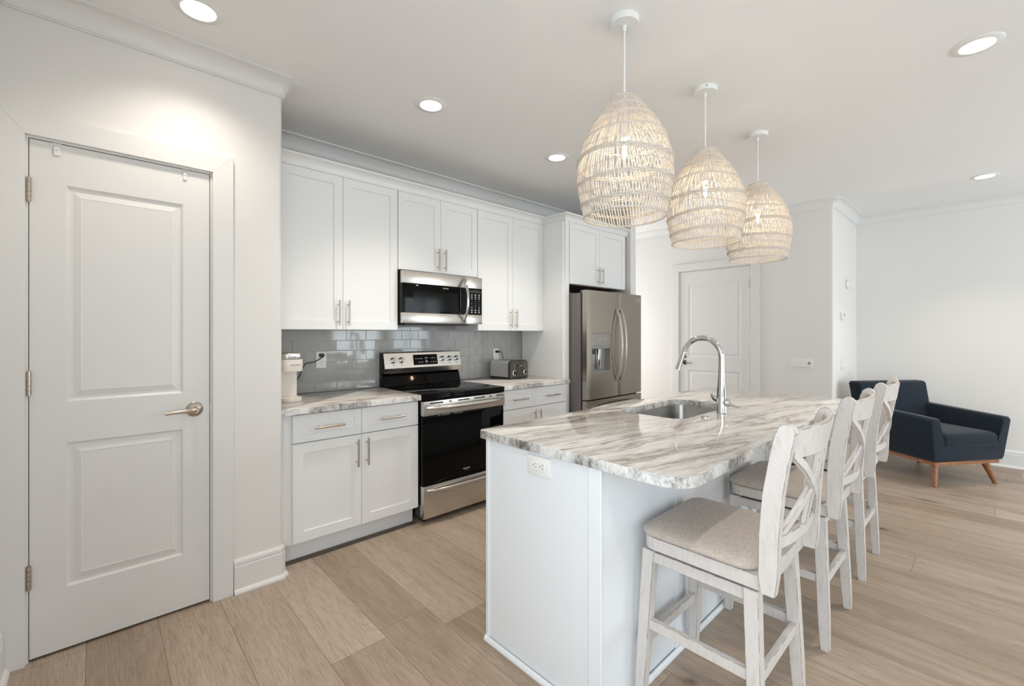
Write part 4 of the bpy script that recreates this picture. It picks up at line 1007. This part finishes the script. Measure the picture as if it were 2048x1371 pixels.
bm = prism(bm_new(), rrect(-0.061, 0.061, -0.072, 0.165, [0.03, 0.03, 0.018, 0.018], 8), 'z', 0.264, 0.302); bevel_all(bm, 0.006, 3)
ld = obj('lid', bm, mat('satin_silver', (0.62, 0.60, 0.57), 0.25, 1.0), CM, smooth=40)
obj('lid_handle', B(-0.02, 0.045, -0.079, -0.071, 0.277, 0.284, bev=0.002), M_CHROME, ld, smooth=40)
pts = [(0.895, 3.19, 1.02), (0.955, 3.235, 1.005), (1.02, 3.27, 1.02), (1.055, 3.30, 1.075), (1.085, 3.315, 1.115), (1.14, 3.318, 1.125), (1.19, 3.315, 1.15), (1.213, 3.308, 1.172), (1.207, 3.318, 1.176)]
def smooth_pts(p, k=6):
    p = [Vector(v) for v in p]; out = []
    for i in range(len(p)-1):
        a, b, c_, d_ = p[max(i-1, 0)], p[i], p[i+1], p[min(i+2, len(p)-1)]
        for j in range(k):
            t = j/k; out.append(0.5*((2*b)+(c_-a)*t+(2*a-5*b+4*c_-d_)*t*t+(3*b-a-3*c_+d_)*t**3))
    out.append(p[-1]); return out
def local(pts, root):
    root_m = Matrix.Translation(root.location) @ Matrix.Rotation(root.rotation_euler.z, 4, 'Z'); inv = root_m.inverted(); return [inv @ Vector(p) for p in pts]
obj('cord', tube(bm_new(), local(smooth_pts(pts), CM), 0.0035, 8), M_BPLASTIC, CM, smooth=60, label='black power cord')
bm = bm_new(); box(bm, 1.183, 1.215, 3.308, 3.3365, 1.160, 1.186, bev=0.005)
bmesh.ops.transform(bm, matrix=(Matrix.Translation(CM.location) @ Matrix.Rotation(CM.rotation_euler.z, 4, 'Z')).inverted(), verts=bm.verts); obj('plug', bm, M_BPLASTIC, CM, smooth=40)

TO = thing('four_slice_toaster', 'brushed steel four-slice toaster with black front on the short counter', 'toaster', (2.902, 3.02, TZ), math.radians(4))
M_TSTEEL = brushed('toaster_steel', (0.80, 0.81, 0.82), 0.48, 'z'); M_TFRONT = mat('dark_bronze_steel', (0.13, 0.11, 0.10), 0.3, 0.8)
hw_ = 0.128
def tprof(w_, zt, r_): return [(-w_, 0.02), (w_, 0.02)]+[(w_-r_+r_*math.cos(a), zt-r_+r_*math.sin(a)) for a in [PI/2*k/7 for k in range(8)]]+[(-w_+r_-r_*math.sin(a), zt-r_+r_*math.cos(a)) for a in [PI/2*k/7 for k in range(8)]]
obj('shell', prism(bm_new(), tprof(hw_-0.004, 0.172, 0.035), 'y', 0.012, 0.255), M_TSTEEL, TO, smooth=40)
obj('end_cap', bevel_all(prism(bm_new(), tprof(hw_, 0.176, 0.038), 'y', 0.006, 0.022), 0.002, 2), M_BPLASTIC, TO, smooth=40)
fp = obj('front_panel', prism(bm_new(), tprof(hw_-0.008, 0.169, 0.033), 'y', 0.0, 0.008), M_TFRONT, TO, smooth=40)
obj('base', B(-hw_, hw_, 0.002, 0.258, 0.006, 0.022, bev=0.003), M_BPLASTIC, TO, smooth=40)
for sx in (-1, 1):
    for yy in (0.02, 0.235): obj('foot', lathe(bm_new(), [(0.01, 0), (0.01, 0.008)], (sx*0.105, yy, 0), 10), M_BPLASTIC, TO)
for x in (-0.075, -0.025, 0.025, 0.075): obj('bread_slot', B(x-0.012, x+0.012, 0.06, 0.215, 0.1715, 0.1725), M_GAP, TO)
for x in (-0.062, 0.088):
    kb = obj('knob', lathe(bm_new(), [(0.027, 0.0), (0.027, -0.004), (0.022, -0.006)], (x, 0, 0.060), 28, 'y'), M_CHROME, fp, smooth=40, label='chrome dial')
    bm = lathe(bm_new(), [(0.0205, -0.0055), (0.019, -0.016)], (x, 0, 0.060), 24, 'y'); obj('knob_centre', bm, M_BPLASTIC, kb, smooth=40)
    bm = bm_new(); box(bm, -0.004, 0.004, -0.020, -0.015, -0.020, 0.004)
    bmesh.ops.transform(bm, matrix=Matrix.Translation((x, 0, 0.060)) @ Matrix.Rotation(math.radians(50), 4, 'Y'), verts=bm.verts); obj('knob_pointer', bm, M_CHROME, kb)
for x in (-0.066, 0.082):
    for k in range(4): obj('button_light', B(x-0.005, x+0.003, -0.001, 0, 0.102+k*0.012, 0.105+k*0.012), M_WHITEINK, fp)
for x in (-0.012, 0.036): obj('lever_slot', B(x-0.0015, x+0.0015, -0.0006, 0, 0.035, 0.15), M_GAP, fp)
lv = obj('lever', B(-0.028, 0.052, -0.014, 0.0, 0.118, 0.130, bev=0.003), M_BPLASTIC, fp, smooth=40)
bm = bm_new()
for k in range(6): box(bm, -0.014+k*0.009, -0.009+k*0.009, -0.0148, -0.0139, 0.1215, 0.1265)
obj('lever_mark', bm, M_WHITEINK, lv)
pts = [(2.901, 3.300, 1.153), (2.915, 3.288, 1.150), (2.93, 3.285, 1.12), (2.945, 3.285, 1.05), (2.945, 3.283, 0.99)]
obj('cord', tube(bm_new(), local(smooth_pts(pts), TO), 0.0035, 8), M_BPLASTIC, TO, smooth=60, label='black power cord')
bm = bm_new(); box(bm, 2.878, 2.905, 3.30, 3.3365, 1.142, 1.166, bev=0.005)
bmesh.ops.transform(bm, matrix=(Matrix.Translation(TO.location) @ Matrix.Rotation(TO.rotation_euler.z, 4, 'Z')).inverted(), verts=bm.verts); obj('plug', bm, M_BPLASTIC, TO, smooth=40)

# ------------------------------------------------------------------ outlets and switches
def plate(name, label, cat, M, w_, h_, kind):
    """local x right, z up, facing -y, centre at origin"""
    o = thing(name, label, cat); o.matrix_world = M
    obj('plate', B(-w_/2, w_/2, -0.006, 0, -h_/2, h_/2, bev=0.0025, seg=2), M_WPLASTIC, o, smooth=40)
    def socket(cx, cz, turn):
        bm = bm_new()
        for (a, b, c_, d_) in ((-0.0075, -0.0055, 0.001, 0.009), (0.0055, 0.0075, 0.001, 0.008), (-0.002, 0.002, -0.0095, -0.0055)):
            if turn: a, b, c_, d_ = c_, d_, a, b
            box(bm, cx+a, cx+b, -0.0079, -0.0074, cz+c_, cz+d_)
        return bm
    if kind == 'outlet':
        f = obj('socket_face', B(-0.0165, 0.0165, -0.0075, -0.005, -0.0335, 0.0335, bev=0.001, seg=1), M_WPLASTIC, o)
        for s in (-1, 1): obj('slots', socket(0, s*0.018, False), M_GAP, f)
    if kind == 'outlet_flat':
        f = obj('socket_face', B(-0.0335, 0.0335, -0.0075, -0.005, -0.0165, 0.0165, bev=0.001, seg=1), M_WPLASTIC, o)
        for s in (-1, 1): obj('slots', socket(s*0.018, 0, True), M_GAP, f)
    if kind[:2] == 'sw':
        n = int(kind[2:])
        for k in range(n):
            x = (k-(n-1)/2)*0.046; bm = bm_new(); hexa(bm, [(x-0.0165, -0.005, -0.033), (x+0.0165, -0.005, -0.033), (x+0.0165, -0.0095, -0.033), (x-0.0165, -0.0095, -0.033), (x-0.0165, -0.005, 0.033), (x+0.0165, -0.005, 0.033), (x+0.0165, -0.0065, 0.033), (x-0.0165, -0.0065, 0.033)])
            obj('rocker', bm, M_WPLASTIC, o); obj('rocker_gap', B(x-0.0175, x+0.0175, -0.0064, -0.0058, -0.036, -0.033), M_GREYINK, o)
            if n == 4 and k == 3: obj('dial', lathe(bm_new(), [(0.013, -0.0062), (0.013, -0.0105), (0.011, -0.012)], (x, 0, 0.012), 20, 'y'), M_GREYINK, o, smooth=40)
    return o
Tm = Matrix.Translation
plate('wall_outlet', 'white wall outlet on the tiles with the coffee maker plug in it', 'outlet', Tm((1.201, YK-0.0095, 1.139)), 0.073, 0.120, 'outlet')
plate('wall_outlet', 'white wall outlet on the tiles above the toaster', 'outlet', Tm((2.892, YK-0.0095, 1.124)), 0.073, 0.118, 'outlet')
plate('island_outlet', 'white horizontal outlet on the end panel of the island', 'outlet', Tm((IX0, 1.189, 0.820)) @ Matrix.Rotation(-PI/2, 4, 'Z'), 0.118, 0.074, 'outlet_flat')
plate('light_switch_plate', 'four-gang white switch plate with a grey dial beside the far door', 'light switch', Tm((XF, 1.383, 1.005)) @ Matrix.Rotation(-PI/2, 4, 'Z'), 0.218, 0.118, 'sw4')
plate('light_switch_plate', 'narrow single white switch plate just above the navy armchair back', 'light switch', Tm((5.885, YJ, 1.008)), 0.095, 0.126, 'sw1')
o = thing('thermostat', 'small white thermostat on the wall return above the narrow switch plate', 'thermostat', (5.855, YJ, 1.52))
obj('back_plate', B(-0.07, 0.07, -0.006, 0, -0.055, 0.045, bev=0.002), M_WPLASTIC, o)
obj('body', B(-0.055, 0.055, -0.026, -0.006, -0.04, 0.04, bev=0.004), M_WPLASTIC, o, smooth=40)
obj('screen', B(0.0, 0.04, -0.0266, -0.026, -0.005, 0.028), M_GREYINK, o)
o = thing('wall_sensor', 'slim white oval alarm sensor high on the wall return above the thermostat', 'sensor', (6.15, YJ, 1.88))
obj('case', bevel_all(prism(bm_new(), [(0.09*math.cos(a), 0.055*math.sin(a)) for a in [2*PI*k/24 for k in range(24)]], 'y', -0.022, 0), 0.006, 2, ang=40), M_WPLASTIC, o, smooth=60)
obj('indicator', B(0.03, 0.05, -0.0226, -0.022, 0.03, 0.036), M_GREYINK, o)
